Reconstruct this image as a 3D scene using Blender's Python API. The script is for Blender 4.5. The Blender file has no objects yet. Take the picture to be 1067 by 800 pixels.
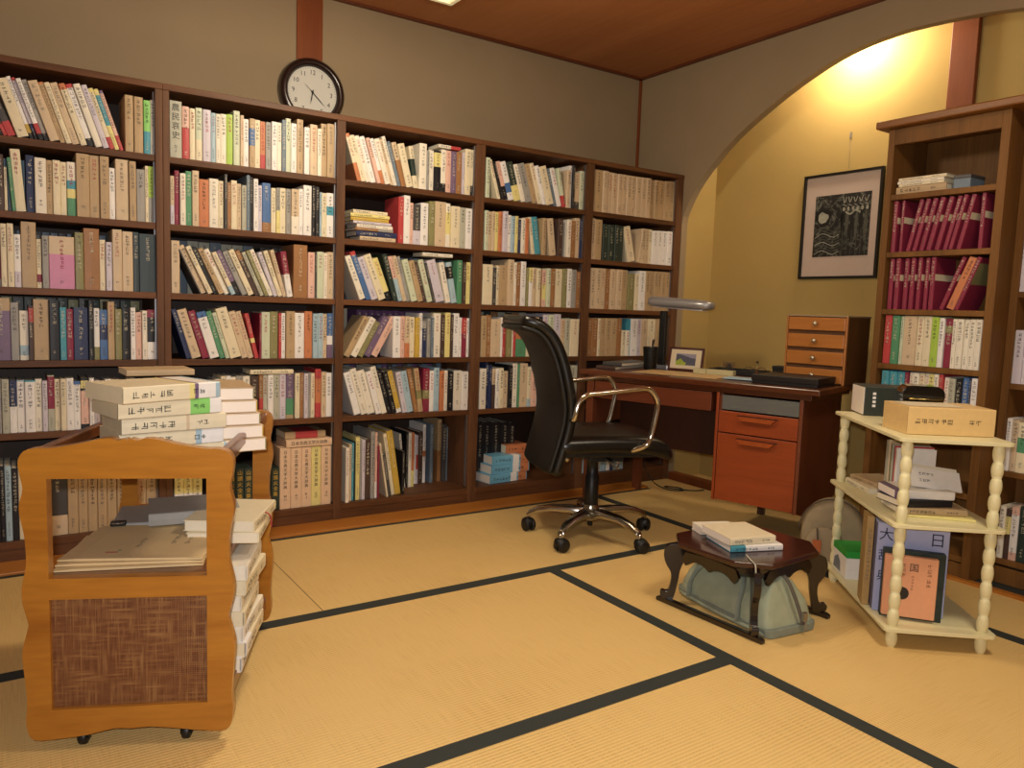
import bpy, bmesh, math, random
from mathutils import Matrix, Vector
S = bpy.context.scene
COL = S.collection
rnd = random.Random(7)
PI = math.pi
R = math.radians
def lin(c):
    c /= 255.0
    return c / 12.92 if c <= 0.04045 else ((c + 0.055) / 1.055) ** 2.4
def hexc(h):
    return tuple(lin(int(h[i:i + 2], 16)) for i in (0, 2, 4)) + (1.0,)
# ------------------------------------------------------------ materials
MATS = {}
def _new(name):
    m = bpy.data.materials.new(name); m.use_nodes = True
    return m, m.node_tree, m.node_tree.nodes['Principled BSDF']
def plain(name, h, rough=0.5, metal=0.0, noise=0.06, nscale=60, bump=0.0, bscale=200, coat=0.0, spec=0.5, trans=0.0, ior=1.45):
    if name in MATS: return MATS[name]
    m, nt, b = _new(name)
    b.inputs['Roughness'].default_value = rough
    b.inputs['Metallic'].default_value = metal
    b.inputs['Specular IOR Level'].default_value = spec
    b.inputs['Coat Weight'].default_value = coat
    b.inputs['Transmission Weight'].default_value = trans
    b.inputs['IOR'].default_value = ior
    tc = nt.nodes.new('ShaderNodeTexCoord')
    c = hexc(h)
    if noise > 0:
        n = nt.nodes.new('ShaderNodeTexNoise'); n.inputs['Scale'].default_value = nscale; n.inputs['Detail'].default_value = 3
        nt.links.new(tc.outputs['Object'], n.inputs['Vector'])
        mx = nt.nodes.new('ShaderNodeMix'); mx.data_type = 'RGBA'
        mx.inputs['A'].default_value = tuple(x * (1 - noise * 2) for x in c[:3]) + (1,)
        mx.inputs['B'].default_value = tuple(min(1, x * (1 + noise * 2)) for x in c[:3]) + (1,)
        nt.links.new(n.outputs['Fac'], mx.inputs['Factor']); nt.links.new(mx.outputs['Result'], b.inputs['Base Color'])
    else:
        b.inputs['Base Color'].default_value = c
    if bump > 0:
        n2 = nt.nodes.new('ShaderNodeTexNoise'); n2.inputs['Scale'].default_value = bscale; n2.inputs['Detail'].default_value = 4
        nt.links.new(tc.outputs['Object'], n2.inputs['Vector'])
        bp = nt.nodes.new('ShaderNodeBump'); bp.inputs['Strength'].default_value = bump; bp.inputs['Distance'].default_value = 0.002
        nt.links.new(n2.outputs['Fac'], bp.inputs['Height']); nt.links.new(bp.outputs['Normal'], b.inputs['Normal'])
    MATS[name] = m
    return m
def wood(name, h1, h2, axis='Z', scale=9, rough=0.4, coat=0.0, stretch=0.07, spec=0.5):
    if name in MATS: return MATS[name]
    m, nt, b = _new(name)
    tc = nt.nodes.new('ShaderNodeTexCoord'); mp = nt.nodes.new('ShaderNodeMapping')
    sc = {'X': (stretch, 1, 1), 'Y': (1, stretch, 1), 'Z': (1, 1, stretch)}[axis]
    mp.inputs['Scale'].default_value = sc
    nt.links.new(tc.outputs['Object'], mp.inputs['Vector'])
    n = nt.nodes.new('ShaderNodeTexNoise'); n.inputs['Scale'].default_value = scale; n.inputs['Detail'].default_value = 5; n.inputs['Distortion'].default_value = 0.6
    nt.links.new(mp.outputs['Vector'], n.inputs['Vector'])
    n3 = nt.nodes.new('ShaderNodeTexNoise'); n3.inputs['Scale'].default_value = scale * 14; n3.inputs['Detail'].default_value = 2
    nt.links.new(mp.outputs['Vector'], n3.inputs['Vector'])
    ad = nt.nodes.new('ShaderNodeMath'); ad.operation = 'MULTIPLY_ADD'; ad.inputs[1].default_value = 0.35
    nt.links.new(n3.outputs['Fac'], ad.inputs[0]); nt.links.new(n.outputs['Fac'], ad.inputs[2])
    cr = nt.nodes.new('ShaderNodeValToRGB')
    cr.color_ramp.elements[0].position = 0.45; cr.color_ramp.elements[0].color = hexc(h1)
    cr.color_ramp.elements[1].position = 0.88; cr.color_ramp.elements[1].color = hexc(h2)
    nt.links.new(ad.outputs[0], cr.inputs['Fac']); nt.links.new(cr.outputs['Color'], b.inputs['Base Color'])
    b.inputs['Roughness'].default_value = rough; b.inputs['Coat Weight'].default_value = coat; b.inputs['Coat Roughness'].default_value = 0.2
    b.inputs['Specular IOR Level'].default_value = spec
    MATS[name] = m
    return m
def tatami(name, axis):
    m, nt, b = _new(name)
    tc = nt.nodes.new('ShaderNodeTexCoord')
    w = nt.nodes.new('ShaderNodeTexWave'); w.wave_type = 'BANDS'; w.bands_direction = 'Y' if axis == 'X' else 'X'
    w.inputs['Scale'].default_value = 26; w.inputs['Distortion'].default_value = 0.25; w.inputs['Detail'].default_value = 1; w.inputs['Detail Scale'].default_value = 3
    nt.links.new(tc.outputs['Object'], w.inputs['Vector'])
    mp = nt.nodes.new('ShaderNodeMapping'); mp.inputs['Scale'].default_value = (400, 8, 1) if axis == 'X' else (8, 400, 1)
    nt.links.new(tc.outputs['Object'], mp.inputs['Vector'])
    n = nt.nodes.new('ShaderNodeTexNoise'); n.inputs['Scale'].default_value = 1.0; n.inputs['Detail'].default_value = 2
    nt.links.new(mp.outputs['Vector'], n.inputs['Vector'])
    n2 = nt.nodes.new('ShaderNodeTexNoise'); n2.inputs['Scale'].default_value = 2.2; n2.inputs['Detail'].default_value = 3
    nt.links.new(tc.outputs['Object'], n2.inputs['Vector'])
    a = nt.nodes.new('ShaderNodeMath'); a.operation = 'MULTIPLY_ADD'; a.inputs[1].default_value = 0.55
    nt.links.new(w.outputs['Fac'], a.inputs[0]); nt.links.new(n.outputs['Fac'], a.inputs[2])
    a2 = nt.nodes.new('ShaderNodeMath'); a2.operation = 'MULTIPLY_ADD'; a2.inputs[1].default_value = 0.6
    nt.links.new(n2.outputs['Fac'], a2.inputs[0]); nt.links.new(a.outputs[0], a2.inputs[2])
    cr = nt.nodes.new('ShaderNodeValToRGB')
    cr.color_ramp.elements[0].position = 0.55; cr.color_ramp.elements[0].color = hexc('BC9452')
    cr.color_ramp.elements[1].position = 1.35 / 1.5; cr.color_ramp.elements[1].color = hexc('E2C07E')
    nt.links.new(a2.outputs[0], cr.inputs['Fac']); nt.links.new(cr.outputs['Color'], b.inputs['Base Color'])
    bp = nt.nodes.new('ShaderNodeBump'); bp.inputs['Strength'].default_value = 0.35; bp.inputs['Distance'].default_value = 0.002
    nt.links.new(w.outputs['Fac'], bp.inputs['Height']); nt.links.new(bp.outputs['Normal'], b.inputs['Normal'])
    b.inputs['Roughness'].default_value = 0.55; b.inputs['Specular IOR Level'].default_value = 0.3
    MATS[name] = m
    return m
def woven_cane(name):
    m, nt, b = _new(name)
    tc = nt.nodes.new('ShaderNodeTexCoord')
    sx = nt.nodes.new('ShaderNodeSeparateXYZ'); nt.links.new(tc.outputs['Object'], sx.inputs[0])
    outs = []
    for ax in ('X', 'Z'):
        mu = nt.nodes.new('ShaderNodeMath'); mu.operation = 'MULTIPLY'; mu.inputs[1].default_value = 200
        nt.links.new(sx.outputs[ax], mu.inputs[0])
        fr = nt.nodes.new('ShaderNodeMath'); fr.operation = 'FRACT'; nt.links.new(mu.outputs[0], fr.inputs[0])
        lt = nt.nodes.new('ShaderNodeMath'); lt.operation = 'LESS_THAN'; lt.inputs[1].default_value = 0.58
        nt.links.new(fr.outputs[0], lt.inputs[0]); outs.append(lt)
    hole = nt.nodes.new('ShaderNodeMath'); hole.operation = 'MULTIPLY'
    nt.links.new(outs[0].outputs[0], hole.inputs[0]); nt.links.new(outs[1].outputs[0], hole.inputs[1])
    al = nt.nodes.new('ShaderNodeMath'); al.operation = 'SUBTRACT'; al.inputs[0].default_value = 1.0
    nt.links.new(hole.outputs[0], al.inputs[1]); nt.links.new(al.outputs[0], b.inputs['Alpha'])
    facs = []
    for scv in ((12, 1, 330), (330, 1, 12)):
        mp = nt.nodes.new('ShaderNodeMapping'); mp.inputs['Scale'].default_value = scv
        n = nt.nodes.new('ShaderNodeTexNoise'); n.inputs['Scale'].default_value = 1.0; n.inputs['Detail'].default_value = 2
        nt.links.new(tc.outputs['Object'], mp.inputs['Vector']); nt.links.new(mp.outputs['Vector'], n.inputs['Vector']); facs.append(n)
    av = nt.nodes.new('ShaderNodeMath'); av.operation = 'MAXIMUM'
    nt.links.new(facs[0].outputs['Fac'], av.inputs[0]); nt.links.new(facs[1].outputs['Fac'], av.inputs[1])
    cr = nt.nodes.new('ShaderNodeValToRGB'); cr.color_ramp.elements[0].position = .48; cr.color_ramp.elements[1].position = .72
    cr.color_ramp.elements[0].color = hexc('683A20'); cr.color_ramp.elements[1].color = hexc('A27648')
    nt.links.new(av.outputs[0], cr.inputs['Fac']); nt.links.new(cr.outputs['Color'], b.inputs['Base Color'])
    b.inputs['Roughness'].default_value = .5
    MATS[name] = m
    return m
def emis(name, h, strength, base='FFFFFF'):
    m, nt, b = _new(name)
    b.inputs['Base Color'].default_value = hexc(base)
    b.inputs['Emission Color'].default_value = hexc(h); b.inputs['Emission Strength'].default_value = strength
    MATS[name] = m
    return m
PAL = dict(w='ECE9E6', i='E9E2D2', c='E2D6B8', b='D0BA9C', t='B69C78', o='C47C54', O='9C7048', r='B84446', R='882C44', p='DEB6A6', P='74607E',
           l='CFC8D4', g='9C9A96', G='4A4848', k='1E1D22', n='2A345A', u='4A6EA4', U='A4BECC', e='54906C', E='2E3C36', L='A6C650', y='E2D68E', Y='C6A648',
           v='8A865C', m='CAD2B8', a='4C98AC', s='6C7C8C', d='4C3A34', q='B4B4A4', f='8CD070', A='74B4D4', M='CC88AC', S='38464E', B='6E4C74', K='E2C084', N='E2C2A2')
PALN = dict(w='white', i='ivory', c='cream', b='beige', t='tan', o='orange', O='brown', r='red', R='crimson', p='salmon', P='purple',
            l='pale lilac', g='grey', G='dark grey', k='black', n='navy', u='blue', U='pale blue', e='green', E='dark green', L='lime green', y='yellow', Y='mustard',
            v='olive', m='pale green', a='teal', s='slate blue', d='dark brown', q='grey-green', f='leaf green', A='sky blue', M='pink', S='dark slate', B='dull violet', K='golden cream', N='pale salmon')
def cov(k): return plain('cover_' + PALN[k].replace(' ', '_'), PAL[k], rough=.45, noise=.04, nscale=40)
PAGE = plain('page_edges', 'E6DCC6', rough=.8, noise=.05, nscale=300)
PAGE_W = plain('page_edges_white', 'F0E6DC', rough=.8, noise=.03, nscale=300)
INK = plain('ink_dark', '2A2420', rough=.6, noise=0)
INKL = plain('ink_pale', 'D8D0B8', rough=.5, noise=0)
INKR = plain('ink_red', 'A82830', rough=.5, noise=0)
INKY = plain('ink_gold', 'D8B048', rough=.4, noise=0)
INKG = plain('ink_grey', '6E6660', rough=.6, noise=0)
CASE = wood('bookcase_wood', '4A2E1A', '70482C', 'X', 8, rough=.5, spec=.3)
CASEV = wood('bookcase_wood_upright', '4C301E', '724E34', 'Z', 8, rough=.5, spec=.3)
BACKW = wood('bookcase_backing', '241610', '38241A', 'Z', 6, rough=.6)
CASER = wood('side_bookcase_wood', '5C3C1C', '80582C', 'Z', 8, rough=.55, spec=.25)
CHROME = plain('chrome', 'D8D4CC', rough=.13, metal=1, noise=0)
STEEL = plain('shelf_rail_metal', 'A8AAB0', rough=.35, metal=.9, noise=0)
BLACKP = plain('black_plastic', '141414', rough=.45, noise=0)
LEATHER = plain('black_leather', '0D0C0B', rough=.3, noise=.1, nscale=20, bump=.12, bscale=260, spec=.6)
LEATHERB = plain('black_back_shell', '12110F', rough=.5, noise=.1, nscale=20, bump=.1, bscale=300)
# ------------------------------------------------------------ mesh helper
class MB:
    def __init__(s): s.v = []; s.f = []; s.m = []; s.sm = []; s.mats = []
    def mi(s, mat):
        if mat not in s.mats: s.mats.append(mat)
        return s.mats.index(mat)
    def add(s, vs, fs, mat, M=None, smooth=False):
        o = len(s.v); k = s.mi(mat)
        s.v += [tuple(M @ Vector(v)) if M else tuple(v) for v in vs]
        for f in fs: s.f.append(tuple(i + o for i in f)); s.m.append(k); s.sm.append(smooth)
    def box(s, x0, y0, z0, x1, y1, z1, mat, M=None, top=None):
        vs = [(x0, y0, z0), (x1, y0, z0), (x1, y1, z0), (x0, y1, z0), (x0, y0, z1), (x1, y0, z1), (x1, y1, z1), (x0, y1, z1)]
        s.add(vs, [(0, 3, 2, 1), (4, 5, 6, 7), (0, 1, 5, 4), (1, 2, 6, 5), (2, 3, 7, 6), (3, 0, 4, 7)], mat, M)
        if top: s.m[-5] = s.mi(top)
    def lathe(s, prof, mat, seg=24, M=None, smooth=True, cap=True):
        vs = []; fs = []; n = len(prof)
        for r, z in prof:
            for i in range(seg):
                a = 2 * PI * i / seg; vs.append((r * math.cos(a), r * math.sin(a), z))
        for j in range(n - 1):
            for i in range(seg):
                i2 = (i + 1) % seg; fs.append((j * seg + i, j * seg + i2, (j + 1) * seg + i2, (j + 1) * seg + i))
        s.add(vs, fs, mat, M, smooth)
        if cap:
            if prof[0][0] > 1e-4: s.add(vs[:seg], [tuple(range(seg - 1, -1, -1))], mat, M)
            if prof[-1][0] > 1e-4: s.add(vs[-seg:], [tuple(range(seg))], mat, M)
    def tube(s, pts, rad, mat, seg=10, M=None, sub=6, closed=False, flat=1.0):
        P = catmull([Vector(p) for p in pts], sub) if sub > 1 else [Vector(p) for p in pts]
        rs = rad if isinstance(rad, (list, tuple)) else None
        n = len(P); vs = []; fs = []; up = Vector((0, 0, 1)); prev = None
        for i, p in enumerate(P):
            t = (P[min(i + 1, n - 1)] - P[max(i - 1, 0)]).normalized()
            if prev is None:
                a = up if abs(t.dot(up)) < .9 else Vector((1, 0, 0)); u = t.cross(a).normalized()
            else:
                u = (prev - t * prev.dot(t)).normalized()
            prev = u; w = t.cross(u)
            if rs:
                q = i / (n - 1) * (len(rs) - 1); k = min(int(q), len(rs) - 2); r = rs[k] + (rs[k + 1] - rs[k]) * (q - k)
            else: r = rad
            for j in range(seg):
                a = 2 * PI * j / seg; vs.append(tuple(p + u * (r * math.cos(a)) + w * (r * flat * math.sin(a))))
        for i in range(n - 1):
            for j in range(seg):
                j2 = (j + 1) % seg; fs.append((i * seg + j, i * seg + j2, (i + 1) * seg + j2, (i + 1) * seg + j))
        fs.append(tuple(range(seg - 1, -1, -1))); fs.append(tuple((n - 1) * seg + j for j in range(seg)))
        s.add(vs, fs, mat, M, True)
    def loft(s, rings, mat, M=None, smooth=True, cap=True):
        k = len(rings[0]); vs = [p for r in rings for p in r]; fs = []
        for i in range(len(rings) - 1):
            for j in range(k):
                j2 = (j + 1) % k; fs.append((i * k + j, i * k + j2, (i + 1) * k + j2, (i + 1) * k + j))
        if cap: fs.append(tuple(range(k - 1, -1, -1))); fs.append(tuple((len(rings) - 1) * k + j for j in range(k)))
        s.add(vs, fs, mat, M, smooth)
    def prism(s, pts, y0, y1, mat, M=None, holes=None):
        """outline in x,z extruded along y, with optional holes (triangulated)"""
        from mathutils.geometry import tessellate_polygon
        loops = [pts] + (holes or [])
        flat = [p for l in loops for p in l]
        tris = tessellate_polygon([[Vector((p[0], p[1], 0)) for p in l] for l in loops])
        n = len(flat)
        vs = [(p[0], y0, p[1]) for p in flat] + [(p[0], y1, p[1]) for p in flat]
        fs = []
        for t in tris:
            a, b2, c = [flat[i] for i in t]
            cr = (b2[0] - a[0]) * (c[1] - a[1]) - (b2[1] - a[1]) * (c[0] - a[0])
            t = tuple(t) if cr > 0 else tuple(reversed(t))
            fs.append(t); fs.append(tuple(i + n for i in reversed(t)))
        o = 0
        for li, l in enumerate(loops):
            ar = sum(l[i][0] * l[(i + 1) % len(l)][1] - l[(i + 1) % len(l)][0] * l[i][1] for i in range(len(l)))
            ccw = (ar > 0) == (li == 0)
            for i in range(len(l)):
                a, b2 = o + i, o + (i + 1) % len(l)
                fs.append((b2, a, a + n, b2 + n) if ccw else (a, b2, b2 + n, a + n))
            o += len(l)
        s.add(vs, fs, mat, M)
    def build(s, name, parent=None, loc=(0, 0, 0), rot=(0, 0, 0), bevel=0, seg=2, sub=0, autosmooth=False):
        me = bpy.data.meshes.new(name); me.from_pydata(s.v, [], s.f)
        for m in s.mats: me.materials.append(m)
        me.polygons.foreach_set('material_index', s.m); me.polygons.foreach_set('use_smooth', s.sm)
        me.update()
        o = bpy.data.objects.new(name, me); COL.objects.link(o)
        o.location = loc; o.rotation_euler = rot
        if parent: o.parent = parent
        if bevel:
            b = o.modifiers.new('b', 'BEVEL'); b.width = bevel; b.segments = seg; b.limit_method = 'ANGLE'; b.angle_limit = R(40)
        if sub:
            u = o.modifiers.new('s', 'SUBSURF'); u.levels = sub; u.render_levels = sub
        return o
def catmull(P, sub):
    out = []
    n = len(P)
    for i in range(n - 1):
        p0, p1, p2, p3 = P[max(i - 1, 0)], P[i], P[i + 1], P[min(i + 2, n - 1)]
        for k in range(sub):
            t = k / sub
            out.append(0.5 * ((2 * p1) + (p2 - p0) * t + (2 * p0 - 5 * p1 + 4 * p2 - p3) * t * t + (3 * p1 - p0 - 3 * p2 + p3) * t ** 3))
    out.append(P[-1]); return out
def smooth2(pts, sub=4, closed=True):
    P = [Vector((p[0], p[1], 0)) for p in pts]
    n = len(P); out = []
    for i in range(n if closed else n - 1):
        if closed: p0, p1, p2, p3 = P[i - 1], P[i], P[(i + 1) % n], P[(i + 2) % n]
        else: p0, p1, p2, p3 = P[max(i - 1, 0)], P[i], P[i + 1], P[min(i + 2, n - 1)]
        for k in range(sub):
            t = k / sub
            q = 0.5 * ((2 * p1) + (p2 - p0) * t + (2 * p0 - 5 * p1 + 4 * p2 - p3) * t * t + (3 * p1 - p0 - 3 * p2 + p3) * t ** 3)
            out.append((q.x, q.y))
    if not closed: out.append((P[-1].x, P[-1].y))
    return out
def tag(o, label=None, cat=None, group=None, kind=None):
    if label: o['label'] = label
    if cat: o['category'] = cat
    if group: o['group'] = group
    if kind: o['kind'] = kind
    return o
def empty(name, loc=(0, 0, 0), rz=0, rot=None):
    o = bpy.data.objects.new(name, None); COL.objects.link(o); o.location = loc
    o.rotation_euler = rot if rot else (0, 0, rz); o.empty_display_size = .05
    return o
def T(x=0, y=0, z=0): return Matrix.Translation((x, y, z))
def RZ(a): return Matrix.Rotation(a, 4, 'Z')
def RX(a): return Matrix.Rotation(a, 4, 'X')
def RY(a): return Matrix.Rotation(a, 4, 'Y')
def rrect(w, h, r, n=5):
    """rounded rectangle outline centred on 0"""
    pts = []
    for cx, cy, a0 in ((w / 2 - r, h / 2 - r, 0), (-w / 2 + r, h / 2 - r, 90), (-w / 2 + r, -h / 2 + r, 180), (w / 2 - r, -h / 2 + r, 270)):
        for k in range(n + 1):
            a = R(a0 + 90 * k / n); pts.append((cx + r * math.cos(a), cy + r * math.sin(a)))
    return pts
_TXT = {}
def text_mesh(body, size, mat, name='lettering', parent=None, vertical=False, M=None, depth=0.0003, spacing=1.0, link=True):
    """lettering as a mesh in its local x-z plane, facing -y, centred"""
    key = (body, vertical)
    if key not in _TXT:
        cu = bpy.data.curves.new('t', 'FONT'); cu.body = '\n'.join(body) if vertical else body
        cu.align_x = 'CENTER'; cu.align_y = 'CENTER'; cu.size = 1.0; cu.resolution_u = 2
        if vertical: cu.space_line = 1.15
        ob = bpy.data.objects.new('t', cu); COL.objects.link(ob)
        dg = bpy.context.evaluated_depsgraph_get(); dg.update()
        me = bpy.data.meshes.new_from_object(ob.evaluated_get(dg))
        _TXT[key] = ([tuple(v.co) for v in me.vertices], [tuple(p.vertices) for p in me.polygons])
        bpy.data.objects.remove(ob); bpy.data.meshes.remove(me); bpy.data.curves.remove(cu)
    vs, fs = _TXT[key]
    vs = [(v[0] * size, 0, v[1] * size) for v in vs]
    mb = MB(); mb.add(vs, fs, mat, M)
    return mb.build(name, parent) if link else mb
# ------------------------------------------------------------ books
def marks(mb, x0, x1, z0, z1, y, ink, rg, vertical=True, fill=1.0, M=None):
    """unreadable title strokes in a column (or row) of character cells"""
    if vertical:
        c = min(x1 - x0, .016); cx = (x0 + x1) / 2; n = int((z1 - z0) / (c * 1.05))
        cells = [(cx - c / 2, z1 - (k + 1) * c * 1.05, c) for k in range(n)]
    else:
        c = min(z1 - z0, .02); cz = (z0 + z1) / 2; n = int((x1 - x0) / (c * 1.05))
        cells = [(x0 + k * c * 1.05, cz - c / 2, c) for k in range(n)]
    for (ax, az, s) in cells:
        if rg.random() > fill: continue
        for _ in range(rg.choice((4, 5, 5, 6))):
            t = s * .09
            if rg.random() < .55:
                zz = az + s * rg.choice((.15, .35, .55, .75)); a = ax + s * rg.choice((.08, .12, .3)); b = ax + s * rg.choice((.7, .88, .9)); q = (a, zz, b, zz + t)
            else:
                xx = ax + s * rg.choice((.15, .45, .5, .78)); a = az + s * rg.choice((.08, .12, .35)); b = az + s * rg.choice((.65, .85, .9)); q = (xx, a, xx + t, b)
            mb.add([(q[0], y, q[1]), (q[2], y, q[1]), (q[2], y, q[3]), (q[0], y, q[3])], [(0, 1, 2, 3)], ink, M)
DARKS = set('OrRPGknueEadsvYSB')
def book_cover(mb, W, D, H, col, bands=(), rg=None, title=True, M=None, ink=None, slip=False, side_band=False):
    """spine faces -y, boards at both sides, local origin at the bottom left of the spine"""
    t = min(.0022, W * .12); r = min(W * .18, .004)
    o = [(0, D), (0, r), (r * .6, r * .25), (W * .5, 0), (W - r * .6, r * .25), (W, r), (W, D)]
    i_ = [(W - t, D), (W - t, r + t), (W * .5, t + r), (t, r + t), (t, D)]
    ring = o + i_; n = len(ring)
    zs = sorted({0.0, 1.0} | {b[1] for b in bands} | {min(b[2], 1.0) for b in bands})
    for a, b in zip(zs, zs[1:]):
        k = col
        for bb in bands:
            if bb[1] <= a + 1e-6 and b <= bb[2] + 1e-6: k = bb[0]
        vs = [(p[0], p[1], a * H) for p in ring] + [(p[0], p[1], b * H) for p in ring]
        fs = [(j, (j + 1) % n, (j + 1) % n + n, j + n) for j in range(n)]
        if side_band:
            mb.add(vs, [fs[0], fs[5]] + fs[6:], cov(k), M); mb.add(vs, fs[1:5], cov(col), M)
        else: mb.add(vs, fs, cov(k), M)
        if a == 0: mb.add(vs[:n], [(n - 1, 0, 1, 2, 9, 10), (2, 3, 9), (3, 4, 9), (4, 5, 8, 9), (5, 6, 7, 8)] if False else [tuple(range(n - 1, -1, -1))], cov(k), M)
        if b == 1: mb.add(vs[n:], [tuple(range(n))], cov(k), M)
    if slip:
        mb.box(t, t, H - .003, W - t, D, H, cov(col), M); mb.box(t, t, 0, W - t, D, .003, cov(col), M)
    if title and rg:
        kk = [b[0] for b in bands if b[1] < .75 < b[2]]; base = kk[0] if kk else col
        dk = ink or (INKL if base in DARKS else rg.choice((INK, INK, INK, INKG, INKR)))
        m = W * .2
        l = rg.uniform(.35, .62)
        if W > .009:
            marks(mb, m, W - m, H * (.95 - l), H * .95, -.0005, dk, rg, M=M)
            if rg.random() < .75: marks(mb, W * .32, W * .68, H * .06, H * rg.uniform(.15, .28), -.0005, INKL if (bands and bands[0][0] in DARKS and bands[0][1] < .1) or (not bands and col in DARKS) else INKG, rg, M=M)
def book_pages(mb, W, D, H, M=None, mat=None, slip=False):
    t = min(.0022, W * .12); e = .0035
    mb.box(t + .0001, .004, .0008 if not slip else .0035, W - t - .0001, D - (.004 if not slip else .001), H - (e if not slip else .0035), mat or PAGE, M)
def add_book(loc, W, D, H, col, bands=(), rot=(0, 0, 0), label='', group=None, seed=0, title=True, kanji=None, kink=None, slip=False, name='book', cat='book', ink=None, pmat=None, ksize=None, side_band=False):
    rg = random.Random(seed)
    root = empty(name, loc, rot=rot); tag(root, label, cat, group)
    mb = MB(); book_cover(mb, W, D, H, col, bands, rg, title and not kanji, ink=ink, slip=slip, side_band=side_band); mb.build('cover', root)
    if side_band:
        mb = MB(); mb.box(-.0012, .001, H * .02, W * .45, .012, H * .14, cov('w')); mb.box(-.001, -.001, H * .02, W * .45, .002, H * .14, cov('w')); mb.build('paper_label', root)
    mb = MB(); book_pages(mb, W, D, H, mat=pmat, slip=slip); mb.build('page_block', root)
    if kanji:
        s = ksize or min(W * .78, H * .56 / len(kanji))
        text_mesh(kanji, s, kink or INK, 'title_lettering', root, True, T(W / 2, -.0008, H * .95 - len(kanji) * s * .56))
        m2 = MB(); marks(m2, W * .3, W * .7, H * .08, H * .24, -.0006, kink or INKG, rg); m2.build('author_lettering', root)
    return root
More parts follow.
